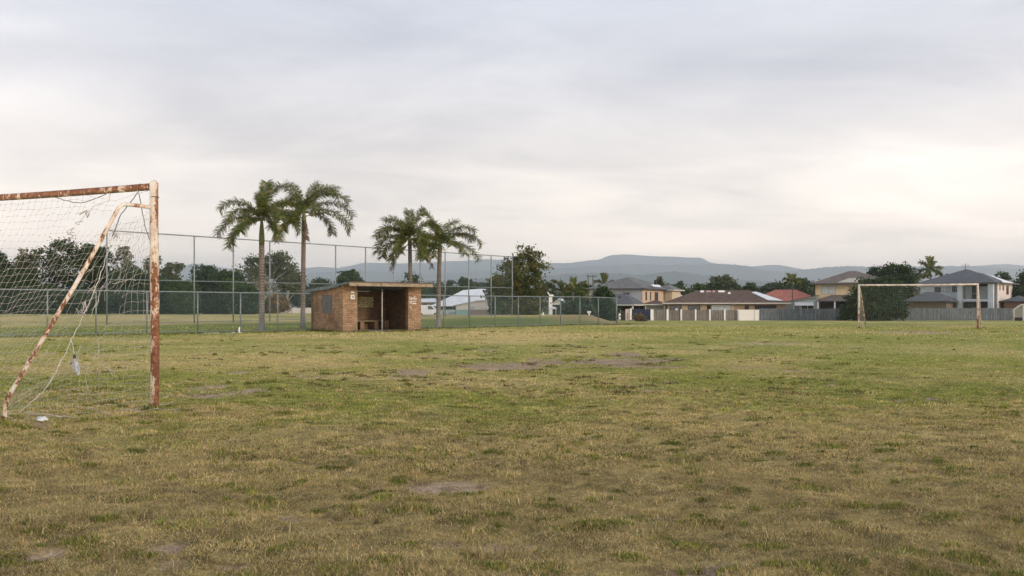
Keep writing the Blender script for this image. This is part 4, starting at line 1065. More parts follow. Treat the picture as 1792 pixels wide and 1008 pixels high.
for i, (px, D, top, hw, hue, st, lab) in enumerate([
    (962, 190, 492, 22, BLU, 'gum', 'hazy thin-topped tree right of the big ragged tree'),
    (1002, 160, 502, 26, MID, 'dense', 'dense green tree under the broad-leaved palms'),
    (1022, 185, 494, 16, DK, 'dense', 'small dark tree beside the twin power poles'),
    (1056, 128, 502, 19, DK, 'dense', 'dark conical tree behind the end of the low fence'),
    (1155, 210, 481, 7, OLV, 'dense', 'narrow upright tree behind the orange-walled house'),
    (1168, 215, 497, 12, BLU, 'dense', 'low dark tree right of the narrow upright one'),
    (1192, 225, 490, 20, BLU, 'gum', 'pale thin tree above the gap between houses'),
    (1185, 205, 503, 34, MID, 'dense', 'wide green tree mass left of the brown roof'),
    (1225, 225, 498, 20, MID, 'dense', 'green tree behind the left slope of the brown roof'),
    (1264, 230, 481, 36, OLV, 'round', 'big olive domed tree above the brown roof'),
    (1252, 215, 493, 13, DK, 'dense', 'dark bush in front of the olive domed tree'),
    (1284, 214, 492, 18, BLU, 'dense', 'grey-green bush right of the dark one above the brown roof'),
    (1316, 215, 494, 15, MID, 'dense', 'bright green tree behind the right end of the brown roof'),
    (1352, 225, 494, 22, BLU, 'dense', 'hazy green tree behind the red roof peak'),
    (1378, 235, 498, 18, BLU, 'dense', 'far low tree left of the thin palm'),
    (1404, 222, 487, 17, BLU, 'dense', 'dark grey-green tree right of the thin palm'),
    (1425, 230, 497, 15, BLU, 'dense', 'low tree behind the left eave of the yellow house'),
                (1600, 215, 472, 16, GRY, 'gum', 'thin grey tree left of the blue-roofed house'),
    (1660, 225, 480, 12, BLU, 'gum', 'small far tree above the blue roof eave'),
    (1757, 225, 476, 22, BLU, 'gum', 'thin tree behind the right slope of the blue roof'),
    (1800, 190, 472, 28, DK, 'dense', 'dark tree at the right edge of the view'),
    (1782, 178, 500, 18, DK, 'dense', 'lower dark tree beside the blue-roofed house at the right edge'),
    (1850, 200, 480, 40, DK, 'dense', 'dark tree past the right edge of the view')]):
    T('tree', lab, px, D, top, hw, st, hue, 70 + i)
for i, (px, D, top, hw, hue, lab) in enumerate([
    (998, 122, 528, 20, BLU, 'rounded dark shrub inside the garden left of the conical tree'),
    (1030, 124, 535, 14, BLU, 'small dark shrub beside the white letterbox post'),
    (1068, 126, 528, 16, DK, 'dark shrub at the foot of the conical tree'),
    (1480, 164, 540, 10, DK, 'small bush at the left foot of the big dark bush'),
    (1119, 150, 550, 9, (.14, .11, .07), 'dry brown bush on the mound before the navy gate')]):
    T('shrub', lab, px, D, top, hw, 'dense', hue, 120 + i, cat='shrub')

T('tree', 'tallest dark tree between the yellow and blue-roofed houses', 1562, 190, 464, 38, 'dense', DK, 150, blobs=[(-20, 476, 18, 10), (4, 470, 20, 7), (22, 476, 16, 9), (-4, 486, 34, 12), (24, 496, 16, 14), (-24, 500, 16, 14), (0, 515, 36, 18), (0, 540, 36, 16)])
T('tree', 'big dark bush in front of the yellow house and far goal net', 1532, 160, 484, 50, 'dense', DK, 151, blobs=[(-14, 494, 16, 9), (8, 493, 18, 8), (30, 500, 18, 10), (-30, 510, 16, 12), (0, 512, 34, 14), (36, 520, 18, 16), (-36, 530, 18, 16), (0, 538, 44, 18), (34, 544, 20, 14), (-30, 548, 22, 11), (0, 550, 34, 12)])
def far_wood():
    bl = []; R = random.Random(77); px = 480
    while px < 1900:
        D = R.uniform(285, 330); top = 504 + 5 * math.sin(px * .021) + R.uniform(-6, 4); w_ = R.uniform(9, 17)
        x, z1 = px2(px, D), pz(top, D); z0 = -1.1
        for k in range(3): bl.append((x + R.uniform(-1, 1), D + R.uniform(-4, 4), z0 + (z1 - z0) * (.3 + .27 * k), w_ / F * D * (1.1 - .2 * k), 3.0, (z1 - z0) * .22))
        px += w_ * R.uniform(.9, 1.5)
    V, Fq, col = crown_mesh(bl, 2600, 20, .42, (.050, .078, .040), 700, .75, (.10, .12, .06))
    V[:, 2] = np.maximum(V[:, 2] - .02, -1.4)
    tag(mesh_np('woodland', V, Fq, M['leaf'], col=col), 'low continuous woodland beyond the houses below the hills', 'woodland', kind='stuff')
far_wood()
# garden palms among the houses
def fan(n, e, droop, lf, R, spread=(0, 360)):
    return [(spread[0] + (spread[1] - spread[0]) * (k + R.uniform(-.3, .3)) / n, e + R.uniform(-18, 18), droop + R.uniform(-15, 15), lf * R.uniform(.85, 1.1)) for k in range(n)]
R_ = random.Random(9)
palm('broad-leaved palm leaning left, in the garden right of the big tree', 985, 150, 556, 512, [(170, 75, 60, 1.0), (110, 80, 70, .9), (20, 70, 95, 1.0), (0, 50, 110, .9), (200, 50, 100, .8)], 11, .16, 0, .75, 2.6, False, n=14, wd=.14, plume=.35)
palm('broad-leaved palm with arching bright fronds, right of the leaning one', 1003, 148, 556, 512, [(175, 70, 85, .9), (90, 82, 50, 1.0), (20, 72, 80, 1.05), (5, 45, 100, 1.0), (330, 20, 95, 1.1), (200, 35, 100, .8)], 12, .16, 0, .75, 2.6, False, n=14, wd=.14, plume=.35)
palm('feather palm behind the left eave of the grey-roofed house', 1058, 205, 556, 500, [(178, 60, 95, .95), (120, 82, 35, 1.0), (60, 80, 45, 1.0), (10, 55, 105, 1.0), (185, 15, 90, .8), (0, 30, 110, .9), (90, 88, 20, .95), (330, 45, 110, .9)], 13, .18, 0, .8, 2.7, False, n=16, wd=.12)
palm('thin-stemmed palm standing before the red-roofed house', 1387, 176, 556, 494, [(175, 50, 60, .95), (165, 25, 95, .9), (130, 75, 40, 1.0), (60, 72, 50, 1.0), (15, 50, 80, .95), (0, 20, 95, .85), (300, 30, 110, .8), (240, 30, 110, .8)], 14, .10, 0, .7, 1.9, False, n=14, wd=.13)
palm('tall palm with a stiff starry crown left of the blue roof', 1628, 190, 556, 474, [(178, 62, 55, 1.15), (172, 30, 80, .9), (100, 85, 20, 1.1), (70, 80, 25, 1.1), (40, 68, 45, 1.05), (10, 45, 85, 1.1), (350, 15, 105, 1.0), (300, 20, 110, .8), (230, 10, 110, .8), (200, -10, 90, .7)], 15, .16, 0, .8, 2.5, False, n=16, wd=.13)

# ------------------------------------------------------------------ houses, sheds, boundary fences
def tile_mat(name, c, var=.3):
    b = NB(name, .85, .25); o = b.coord('Object')
    wv = b.n('ShaderNodeTexWave', wave_type='BANDS', bands_direction='Z'); wv.inputs['Scale'].default_value = 2.6; b.l(o, wv.inputs['Vector'])
    n = b.noise(1.2, 6, .7); n2_ = b.noise(7, 3, .7)
    lo = tuple(x * (1 - var) for x in c); hi = tuple(x * (1 + var) for x in c)
    k = b.ramp(n, [(.3, lo), (.7, hi)]); k = b.mix(1.0, k, b.ramp(n2_, [(.3, .8), (.7, 1.2)]), 'MULTIPLY')
    k = b.mix(1.0, k, b.ramp(wv.outputs['Fac'], [(.0, .82), (.5, 1.05)]), 'MULTIPLY')
    return b.col(k)
def wall_mat(name, c): return plain(name, c, .85, .10, 1.2)
GREYT = tile_mat('grey_tiles', (.155, .155, .155)); BLUET = tile_mat('blue_grey_tiles', (.11, .12, .132), .18); BROWNT = tile_mat('brown_tiles', (.115, .078, .062)); REDT = tile_mat('red_tiles', (.33, .125, .095)); TAUPE = tile_mat('taupe_tiles', (.15, .125, .115), .2)
WHITER = plain('white_roof_sheet', (.66, .69, .73), .5, .08, .8, .4); GUTTER = plain('pale_gutter', (.55, .52, .46), .7, .1, 3); DGUT = plain('dark_gutter', (.06, .06, .065), .7, .1, 3)
def hip(x0, x1, y0, y1, z, h, ov=.6, inset=None):
    m = MB(); x0 -= ov; x1 += ov; y0 -= ov; y1 += ov; dx, dy = x1 - x0, y1 - y0
    if dx >= dy: i = inset or dy / 2; i = min(i, dx / 2 - .01); a_, b_ = (x0 + i, (y0 + y1) / 2), (x1 - i, (y0 + y1) / 2)
    else: i = inset or dx / 2; a_, b_ = ((x0 + x1) / 2, y0 + i), ((x0 + x1) / 2, y1 - i)
    V = [(x0,y0,z),(x1,y0,z),(x1,y1,z),(x0,y1,z),(x0,y0,z+.05),(x1,y0,z+.05),(x1,y1,z+.05),(x0,y1,z+.05),(a_[0],a_[1],z+h),(b_[0],b_[1],z+h)]
    if dx >= dy: Fs = [(4,5,9,8),(5,6,9),(6,7,8,9),(7,4,8)]
    else: Fs = [(4,5,8),(5,6,9,8),(6,7,9),(7,4,8,9)]
    m.add(V, [(3,2,1,0),(0,1,5,4),(1,2,6,5),(2,3,7,6),(3,0,4,7)] + Fs)
    return m, (x0, x1, y0, y1)
def gutter(b, z, mat, par):
    x0, x1, y0, y1 = b; m = MB(); t_ = .12
    m.box(x0 - t_, x1 + t_, y0 - t_, y0 - .003, z - .10, z + .09); m.box(x0 - t_, x1 + t_, y1 + .003, y1 + t_, z - .10, z + .09)
    m.box(x0 - t_, x0 - .003, y0 - .002, y1 + .002, z - .10, z + .09); m.box(x1 + .003, x1 + t_, y0 - .002, y1 + .002, z - .10, z + .09)
    return m.build('gutter', mat, par)
def rbox(name, mat, par, *a_):
    m = MB(); m.box(*a_); return m.build(name, mat, par)
def window(par, face, a_, b_, za, zb_, off, frame=M['whitepaint'], pane=M['glass'], name='window'):
    # face 'f': on plane y=off facing -y, spanning x; 'r': on plane x=off facing +x, spanning y
    m = MB(); f = .07
    def bx(p, q, r, s_, d0, d1):
        if face == 'f': m.box(p, q, off - d1, off - d0, r, s_)
        else: m.box(off + d0, off + d1, p, q, r, s_)
    bx(a_, b_, zb_ - f, zb_, .004, .06); bx(a_, b_, za, za + f, .004, .07); bx(a_, a_ + f, za + f, zb_ - f, .004, .06); bx(b_ - f, b_, za + f, zb_ - f, .004, .06)
    if b_ - a_ > 1.2: bx((a_ + b_) / 2 - .03, (a_ + b_) / 2 + .03, za + f, zb_ - f, .004, .055)
    w_ = m.build(name, frame, par)
    m = MB(); bx(a_ + f, b_ - f, za + f, zb_ - f, .006, .02); m.build('pane', pane, w_); return w_

def house_grey():
    D = 175; x = px2(1124, D); z0 = G(x, D)
    t = thing('house', 'two-storey house with grey hip roof and an orange side wall', 'house', (x, D, z0), math.radians(-30))
    ev = 4.55 - z0; W, Dp = 10.2, 13.2
    rbox('wall', wall_mat('pale_render', (.46, .47, .48)), t, -W, -.003, .0, Dp, -.2, ev)
    rbox('side_wall', wall_mat('orange_brick', (.58, .43, .30)), t, -.002, .05, -.05, Dp, -.2, ev)['label'] = 'orange brick side wall'
    m, b = hip(-W, 0, 0, Dp, ev, 2.25, .8); r = m.build('roof', GREYT, t); gutter(b, ev, DGUT, r)
    m = MB(); m.hexa([(.35, 3.2, ev + .75), (.75, 3.4, ev + .42), (.75, 7.0, ev + .42), (.35, 7.0, ev + .75), (.35, 3.2, ev + .83), (.75, 3.4, ev + .50), (.75, 7.0, ev + .50), (.35, 7.0, ev + .83)])
    m.build('skylight', WHITER, r)
    rbox('vent', M['dark'], r, -1.6, -1.2, 9.4, 9.8, ev + .6, ev + 1.75)
    for a_, b_ in ((1.3, 1.9), (3.4, 3.8), (5.6, 7.2), (10.0, 10.8), (11.4, 12.1)): window(t, 'r', a_, b_, ev - 2.0, ev - .5, .05, M['dark'])
    window(t, 'f', -3.7, -2.4, ev - 2.2, ev - .6, 0, M['galv'])
    window(t, 'f', -8.8, -7.2, ev - 2.0, ev - .7, 0, M['galv'])
    # front wing with blue-grey roof and open carport below
    z1 = 1.70 - z0
    m, b = hip(-6.4, .4, -5.2, -.7, z1, 1.95, .5, 2.6); r2 = m.build('porch_roof', BLUET, t); gutter(b, z1, GUTTER, r2)
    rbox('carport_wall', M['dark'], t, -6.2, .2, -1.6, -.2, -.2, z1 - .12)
    for px_ in (-6.3, -3.1, .2): rbox('column', M['whitepaint'], t, px_, px_ + .22, -5.1, -4.88, -.2, z1 - .11)
    # step-out at the far right
    m, b = hip(-1.5, 1.6, 10.2, 14.6, ev - .1, 1.1, .5); r3 = m.build('bay_roof', GREYT, t); gutter(b, ev - .1, GUTTER, r3)
    rbox('bay_wall', wall_mat('cream_brick', (.58, .47, .33)), t, .055, 1.6, 10.2, 14.6, -.2, ev - .21)
house_grey()
def house_brown():
    D = 172; x = px2(1165, D); z0 = G(x, D)
    t = thing('house', 'long low brick house with a wide dark brown tiled roof', 'house', (x, D, z0), math.radians(-7))
    ev = 1.99 - z0; W = 20.6
    bm_ = wall_mat('tan_brick', (.33, .23, .14))
    rbox('wall', bm_, t, 0.3, W - .6, 0, 10.5, -.2, ev - .12)
    m, b = hip(.3, W - .6, 0, 10.5, ev, 2.35, .8, 6.3); r = m.build('roof', BROWNT, t); gutter(b, ev, GUTTER, r)
    x0, x1, y0, y1 = b
    for (xx, w_, mt) in ((6.1, .7, 'a'), (7.1, .9, 'b'), (8.2, .5, 'b'), (9.2, 1.2, 'a'), (10.8, .5, 'a')):
        m = MB(); yy = 4.1 if xx != 10.8 else 3.3; zz = ev + .05 + 2.3 * (yy - y0) / ((y1 - y0) / 2) 
        m.hexa([(xx, yy, zz + .04), (xx + w_, yy + .1, zz + .05), (xx + w_ * .9, yy + .7, zz + .32), (xx + .1, yy + .6, zz + .30), (xx, yy, zz + .09), (xx + w_, yy + .1, zz + .10), (xx + w_ * .9, yy + .7, zz + .38), (xx + .1, yy + .6, zz + .36)])
        m.build('patched_tile', M['whitepaint'] if mt == 'a' else plain('pink_tile', (.45, .28, .24), .8, .2, 4), r)
    # pale sheet lying along the right hip
    def rp(xx, yy, up=.06): return (xx, yy, ev + .05 + 2.3 * (yy - y0) / ((y1 - y0) / 2) + up)
    m = MB(); q = [(14.7, 3.5), (18.6, .15), (20.0, -.35), (15.6, 3.9)]
    q = [(15.6, 3.2), (18.3, .2), (20.2, -.2), (16.6, 3.5)]
    q = [(14.9, 3.9), (17.2, .3), (19.7, .0), (15.7, 4.2)]
    m.hexa([rp(*p) for p in q] + [rp(p[0], p[1], .12) for p in q]); m.build('roof_sheet', WHITER, r)
    for a_, b_, mat_, fr in ((.7, 2.6, M['glass'], M['dark']), (3.8, 5.8, M['glass'], M['dark']), (7.0, 7.6, M['dark'], M['dark']), (7.8, 10.9, M['curtain'], M['whitepaint']), (13.3, 14.0, M['dark'], M['dark']), (15.0, 18.6, M['dark'], M['dark'])):
        window(t, 'f', a_, b_, .9, ev - .35, 0, fr, mat_)
    for a_, b_ in ((2.7, 3.7), (5.9, 6.9), (11.0, 11.5)): rbox('brick_pier', wall_mat('yellow_brick', (.42, .32, .20)), t, a_, b_, -.12, -.003, -.1, ev - .13)
    m = MB(); m.tube([(1.8, -.12, ev - 1.1), (1.8, -.30, ev - 1.1)], .26, 12); m.build('satellite_dish', M['whitepaint'], t, True)
    # left wing under a lower roof
    m, b = hip(-3.6, .2, 1.0, 6.5, ev - .22, .85, .5, 1.8); r2 = m.build('wing_roof', BROWNT, t); gutter(b, ev - .22, GUTTER, r2)
    rbox('wing_wall', wall_mat('grey_render', (.36, .35, .31)), t, -3.3, .28, 1.8, 6.5, -.2, ev - .33)
    for xx in (-3.5, -.3): rbox('column', M['whitepaint'], t, xx, xx + .2, 1.0, 1.2, -.2, ev - .33)
house_brown()
def house_red():
    D = 198; x = px2(1312, D); z0 = G(x, D)
    t = thing('house', 'house with a bright red tiled hip roof behind the fence', 'house', (x, D, z0), math.radians(-12))
    ev = 2.15 - z0; rbox('wall', wall_mat('white_render', (.5, .47, .42)), t, 0, 14.2, 0, 9.5, -.2, ev - .12)
    m, b = hip(0, 14.2, 0, 9.5, ev, 2.75, .6, 5.6); r = m.build('roof', REDT, t); gutter(b, ev, DGUT, r)
house_red()
def garage():
    D = 171; x = px2(1368, D); z0 = G(x, D)
    t = thing('garage', 'grey garage with single slope roof and white awning before the red roof', 'garage', (x, D, z0), math.radians(-14))
    za, zb_ = 2.2 - z0, 3.42 - z0
    m = MB(); m.prism([(0, -.2), (5.9, -.2), (5.9, zb_ - .14), (0, za - .14)], 0, 6); m.build('wall', wall_mat('grey_cladding', (.30, .34, .36)), t)
    m = MB(); m.prism([(-.4, za - .22), (6.1, zb_ - .10), (6.1, zb_ + .02), (-.4, za - .10)], -.5, 6.4); m.build('roof', plain('rusty_brown_roof', (.13, .09, .075), .8, .2, 3), t)
    m = MB(); m.prism([(1.5, za - .05), (5.6, za + .5), (5.6, za + .75), (1.5, za + .0)], -.06, -.003); m.build('gable_panel', plain('olive_panel', (.18, .18, .15), .8, .2, 3), t)
    m = MB(); m.hexa([(2.1, -1.3, za - .62), (5.2, -1.3, za - .62), (5.2, -.07, za - .1), (2.1, -.07, za - .1), (2.1, -1.3, za - .56), (5.2, -1.3, za - .56), (5.2, -.07, za - .02), (2.1, -.07, za - .02)])
    m.build('awning', plain('awning_white', (.55, .58, .60), .6, .08, 2), t)
    window(t, 'f', 2.0, 3.0, 1.0, za - .45, 0); window(t, 'f', 3.2, 5.3, 1.0, za - .45, 0, M['whitepaint'], M['dark'])
garage()
def house_yellow():
    D = 172; x = px2(1427, D); z0 = G(x, D)
    t = thing('house', 'two-storey yellow house with taupe roof left of the big dark bush', 'house', (x, D, z0), math.radians(-17))
    ev = 5.30 - z0; W = 12.4
    rbox('wall', wall_mat('yellow_render', (.58, .47, .30)), t, 0, W, 0, 9.5, -.2, ev)
    m, b = hip(0, W, 0, 9.5, ev, 2.35, 1.0, 6.6); r = m.build('roof', TAUPE, t); gutter(b, ev, DGUT, r)
    m = MB(); x0, x1, y0, y1 = b
    def rp(xx, yy, up): return (xx, yy, ev + .05 + 2.3 * (yy - y0) / ((y1 - y0) / 2) + up)
    q = [(3.6, -.6), (7.0, -.6), (7.5, 1.2), (5.6, 1.2)]; m.hexa([rp(*p, .03) for p in q] + [rp(*p, .09) for p in q]); m.build('roof_sheet', plain('beige_sheet', (.42, .40, .34), .7, .1, 3), r)
    window(t, 'f', 1.0, 3.35, ev - 1.75, ev - .35, 0, plain('sage_frame', (.24, .27, .20), .7, .1, 3), M['curtain'])
    z1 = 2.42 - z0
    m = MB(); m.add([(.2, -3.2, z1), (W, -3.2, z1), (W, -.003, z1 + 1.1), (2.6, -.003, z1 + 1.0), (.2, -.003, z1 + .1), (.2, -3.2, z1 - .1), (W, -3.2, z1 - .1), (W, -.003, z1 - .1), (2.6, -.003, z1 - .1), (.2, -.003, z1 - .1)],
        [(0, 1, 2, 3), (0, 3, 4), (5, 6, 1, 0), (9, 8, 7, 6, 5), (5, 0, 4, 9), (6, 7, 2, 1), (4, 3, 8, 9), (3, 2, 7, 8)])
    m.build('verandah_roof', TAUPE, t)
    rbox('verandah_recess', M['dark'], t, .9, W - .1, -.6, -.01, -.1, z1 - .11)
    for xx in (.3, 3.0, 6.5): rbox('column', M['whitepaint'], t, xx, xx + .24, -3.0, -2.76, -.2, z1 - .11)
house_yellow()
def house_blue():
    D = 170; x = px2(1745, D); z0 = G(x, D)
    t = thing('house', 'two-storey pale house with blue-grey hip roof behind the far goal', 'house', (x, D, z0), math.radians(-39))
    ev = 5.42 - z0; W, Dp = 12.6, 10.5
    pale = wall_mat('blue_white_render', (.47, .53, .57)); pink = wall_mat('sunlit_pink_render', (.58, .52, .48))  # side wall's pinkish tone has the sunlight on it painted in
    rbox('wall', pale, t, -W, -.003, 0, Dp, -.2, ev); rbox('side_wall', pink, t, -.002, .06, -.02, Dp, -.2, ev)
    m, b = hip(-W, 0, 0, Dp, ev, 2.65, .9, 7.0); r = m.build('roof', BLUET, t); gutter(b, ev, DGUT, r)
    m = MB(); m.tube([(-6.4, 5, ev + 2.4), (-6.4, 5, ev + 3.7)], .05, 6); m.tube([(-7.2, 5, ev + 3.4), (-5.6, 5, ev + 3.4)], .03, 6); m.tube([(-7.0, 5, ev + 3.1), (-5.8, 5, ev + 3.1)], .03, 6); m.build('antenna', DGUT, r)
    m = MB(); m.hexa([(.3, 1.6, ev + .38), (.62, 1.0, ev + .16), (.62, 8.5, ev + .16), (-3.2, 5.3, ev + 1.75), (.3, 1.6, ev + .46), (.62, 1.0, ev + .24), (.62, 8.5, ev + .24), (-3.2, 5.3, ev + 1.85)]); m.build('solar_panel', WHITER, r)
    # projecting front bay with balcony
    m, b = hip(-5.9, .0, -2.0, 2.5, ev - .02, 1.75, .55, 2.9); r2 = m.build('bay_roof', BLUET, t); gutter(b, ev - .02, DGUT, r2)
    fl_ = 2.62 - z0
    for xx, w_ in ((-5.9, .75), (-1.0, .85)): rbox('column', pale, t, xx, xx + w_, -2.0, -1.3, -.2, ev - .13)
    rbox('balcony_slab', pale, t, -5.14, -1.01, -1.9, -.02, fl_ - .32, fl_ + .1)
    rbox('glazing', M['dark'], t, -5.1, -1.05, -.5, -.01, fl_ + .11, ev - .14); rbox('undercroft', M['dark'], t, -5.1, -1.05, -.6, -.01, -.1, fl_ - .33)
    cu = plain('blind', (.26, .30, .31), .7, .15, 3)
    for a_, b_ in ((-5.0, -3.9), (-2.6, -1.15)): rbox('blind', cu, t, a_, b_, -.56, -.505, fl_ + .15, ev - .5)
    m = MB(); m.tube([(-5.1, -1.8, fl_ + 1.05), (-1.05, -1.8, fl_ + 1.05)], .035, 6); m.build('railing', M['galv'], t)
    rbox('downpipe', plain('dark_red_pipe', (.14, .07, .06), .6, .1, 3), t, -.13, .0, -1.2, -1.05, -.2, ev - .15)
    window(t, 'f', -10.2, -9.1, ev - 1.5, ev - .55, 0, M['dark']); window(t, 'f', -8.8, -7.6, ev - 1.5, ev - .55, 0, M['galv'], M['curtain']); window(t, 'f', -7.3, -6.1, ev - 1.5, ev - .4, 0, M['galv'])
    for a_, b_ in ((1.3, 1.8), (3.4, 4.2), (6.0, 7.6)): window(t, 'r', a_, b_, ev - (1.2 if a_ < 5 else 1.9), ev - .25, .06, plain('terracotta_frame', (.30, .13, .09), .7, .1, 3))
    z1 = 2.28 - z0
    m, b = hip(-13.4, -6.2, -6.2, -.6, z1, 1.65, .5, 3.0); r3 = m.build('garage_roof', BLUET, t); gutter(b, z1, DGUT, r3)
    rbox('garage_wall', wall_mat('tan_wall', (.20, .155, .11)), t, -13.0, -6.6, -5.8, -.3, -.2, z1 - .11)
    m, b = hip(.6, 4.6, 1.2, 6.0, z1, 1.0, .4, 2.0); r4 = m.build('lean_roof', BLUET, t); gutter(b, z1, DGUT, r4)
    rbox('annexe_wall', wall_mat('red_brick', (.20, .11, .09)), t, .8, 4.4, 1.4, 5.8, -.2, z1 - .11)
house_blue()
def white_lean_to():
    D = 186; x = px2(1172, D); z0 = G(x, D)
    t = thing('shed', 'small shed with torn white roof between the orange wall and brown roof', 'shed', (x, D, z0), 0)
    ev = pz(523, D) - z0; m = MB(); m.add([(0, 0, ev), (2.6, 0, ev), (2.6, 2.5, ev), (0, 2.5, ev), (0, .0, ev + .3), (2.7, 0, ev + .45), (2.4, 2.5, ev + .9), (.9, 2.5, ev + .95)], [(3,2,1,0),(4,5,6,7),(0,1,5,4),(1,2,6,5),(2,3,7,6),(3,0,4,7)]); m.build('roof', WHITER, t); rbox('wall', M['dark'], t, .1, 2.5, .1, 2.4, -.2, ev - .01)
white_lean_to()
def small_blue_roof():
    D = 182; x = px2(1590, D); z0 = G(x, D)
    t = thing('shed', 'small shed with pale blue roof between bush and blue-roofed house', 'shed', (x, D, z0), math.radians(-20))
    ev = 1.95 - z0; m, b = hip(0, 2.6, 0, 3, ev, 1.0, .3); r = m.build('roof', plain('pale_blue_roof', (.25, .32, .40), .6, .15, 2), t); rbox('wall', M['whitepaint'], t, 0, 2.6, 0, 3, -.2, ev - .01)
small_blue_roof()

def hall():
    D = 205; x = px2(756, D); z0 = G(x, D)
    t = thing('hall', 'white-roofed low hall between the rightmost palm and the big tree', 'hall', (x, D, z0), 0)
    k = D / F; ev = pz(535, D) - z0; W = (905 - 756) * k
    rbox('wall', wall_mat('hall_grey', (.27, .28, .29)), t, .3, W, .6, 14, -.2, ev - .12)
    m = MB(); rz_ = pz(505.5, D + 8) - z0
    prof = [(0, ev)]; 
    a_ = (822 - 756) * k + .3
    V = [(-.3, 0, ev), (W, 0, ev), (W, 15, ev), (-.3, 15, ev), (3.0, 3.6, ev + (rz_ - ev) * .46), (a_ - 2.0, 6.8, ev + (rz_ - ev) * .92), (a_ + 1.5, 7.5, rz_), (W - 2, 7.5, rz_), (3.0, 11.4, ev + (rz_ - ev) * .46), (a_ - 2.0, 8.2, ev + (rz_ - ev) * .92), (-.3, 0, ev - .1), (W, 0, ev - .1), (W, 15, ev - .1), (-.3, 15, ev - .1)]
    m.add(V, [(0, 1, 7, 6, 5, 4), (0, 4, 8, 3), (4, 5, 9, 8), (5, 6, 9), (3, 8, 9, 6, 7, 2), (1, 2, 7), (10, 11, 1, 0), (11, 12, 2, 1), (12, 13, 3, 2), (13, 10, 0, 3), (13, 12, 11, 10)])
    m.build('roof', WHITER, t)
    for i in range(3): window(t, 'f', 1.0 + i * 1.7, 2.3 + i * 1.7, ev - 1.05, ev - .25, .6, M['dark'], M['dark'])
    # annexe with raked parapet
    x0 = (800 - 756) * k; x1 = (838 - 756) * k; x2 = (866 - 756) * k
    za, zb_ = pz(534, D) - z0, pz(525.5, D) - z0
    m = MB(); m.prism([(x0, -.2), (x2, -.2), (x2, zb_ - .15), (x1, zb_ - .25), (x0, za - .15)], -5.0, -.15); m.build('annexe_wall', wall_mat('annexe_pale', (.50, .47, .45)), t)
    m = MB(); m.prism([(x0 - .6, za - .24), (x1, zb_ - .24), (x2 + .4, zb_ - .14), (x2 + .4, zb_ + .05), (x1, zb_ - .03), (x0 - .6, za - .06)], -5.4, -.14); m.build('annexe_roof', plain('grey_parapet', (.35, .35, .36), .7, .1, 2), t)
    rbox('door', plain('door_blue', (.30, .36, .42), .6, .1, 2), t, x1 - 1.6, x1 - .8, -5.05, -5.003, -.1, 2.1)
    # low front roofs on the left
hall()
def left_cottage():
    D = 215; x = px2(722, D); z0 = G(x, D); k = D / F
    t = thing('cottage', 'low cottage with white roof seen between shelter and rightmost palm', 'cottage', (x, D, z0), 0)
    ev = pz(529, D) - z0
    rbox('wall', wall_mat('cottage_brown', (.24, .19, .17)), t, 0, 40 * k, 0, 6, -.2, ev - .01)
    m = MB(); m.hexa([(-.4, -.5, ev), (41 * k, -.5, ev), (41 * k, 6, ev), (-.4, 6, ev), (-.4, -.5, ev + .08), (41 * k, -.5, ev + .08), (38 * k, 3, ev + .9), (1, 3, ev + .8)]); m.build('roof', WHITER, t)
    window(t, 'f', 17 * k, 25 * k, .9, ev - .3, 0, M['dark'], M['dark'])
left_cottage()
def teal_fences():
    for (a_, b_, D, lab, col, nm, cat) in ((798, 823, 190, 'pale teal sheet fence before the white hall', (.20, .33, .33), 'sheet_fence', 'fence'), (823, 866, 190.5, 'brown-grey sheet fence right of the teal one before the hall', (.17, .145, .135), 'sheet_fence', 'fence'), (742, 797, 191, 'pale grey sheet fence behind the rightmost palm trunk', (.33, .39, .39), 'sheet_fence', 'fence')):
        x0, x1 = px2(a_, D), px2(b_, D); z0 = G(x0, D); h = pz(542, D) - z0
        t = thing(nm, lab, cat, (x0, D, z0)); mt = plain('sheet_' + str(a_), col, .7, .15, 1.5)
        m = MB(); n = int((x1 - x0) / .2)
        for i in range(n):
            xa = i * (x1 - x0) / n; m.box(xa, xa + (x1 - x0) / n * .5, -.012, .012, -.1, h); m.box(xa + (x1 - x0) / n * .5, xa + (x1 - x0) / n, -.03, -.006, -.1, h)
        m.build('sheet_panel', mt, t)
        for i in range(int((x1 - x0) / 2.4) + 1): rbox('post', mt, t, i * 2.4 - .04, i * 2.4 + .04, -.09, -.031, -.1, h + .05)
teal_fences()
def van():
    D = 186; x = px2(728, D); z0 = G(x, D)
    t = thing('parked_van', 'white van half hidden behind the right corner of the brick shelter', 'van', (x, D, z0))
    m = MB(); m.prism([(0, .35), (4.6, .35), (4.65, .8), (4.5, 1.05), (3.7, 1.25), (3.0, 2.0), (2.7, 2.1), (.1, 2.1), (0, 1.9)], -.9, .9); m.build('body', plain('van_white', (.68, .69, .72), .3, .05, 2, .5), t, bevel=.04)
    for xx in (.95, 3.7):
        m = MB(); m.tube([(xx, -.93, .34), (xx, -.70, .34)], .34, 16); wl = m.build('wheel', plain('tyre', (.03, .03, .03), .8, .1, 3), t)
        m = MB(); m.tube([(xx, -.945, .34), (xx, -.931, .34)], .19, 12); m.build('rim', M['galv'], wl)
    m = MB(); m.prism([(2.3, 1.3), (3.45, 1.3), (2.9, 1.9), (2.3, 1.9)], -.912, -.903); m.build('window', M['glass'], t)
    m = MB(); m.box(4.55, 4.66, -.7, -.4, .75, .95); m.build('headlight', M['curtain'], t)
van()
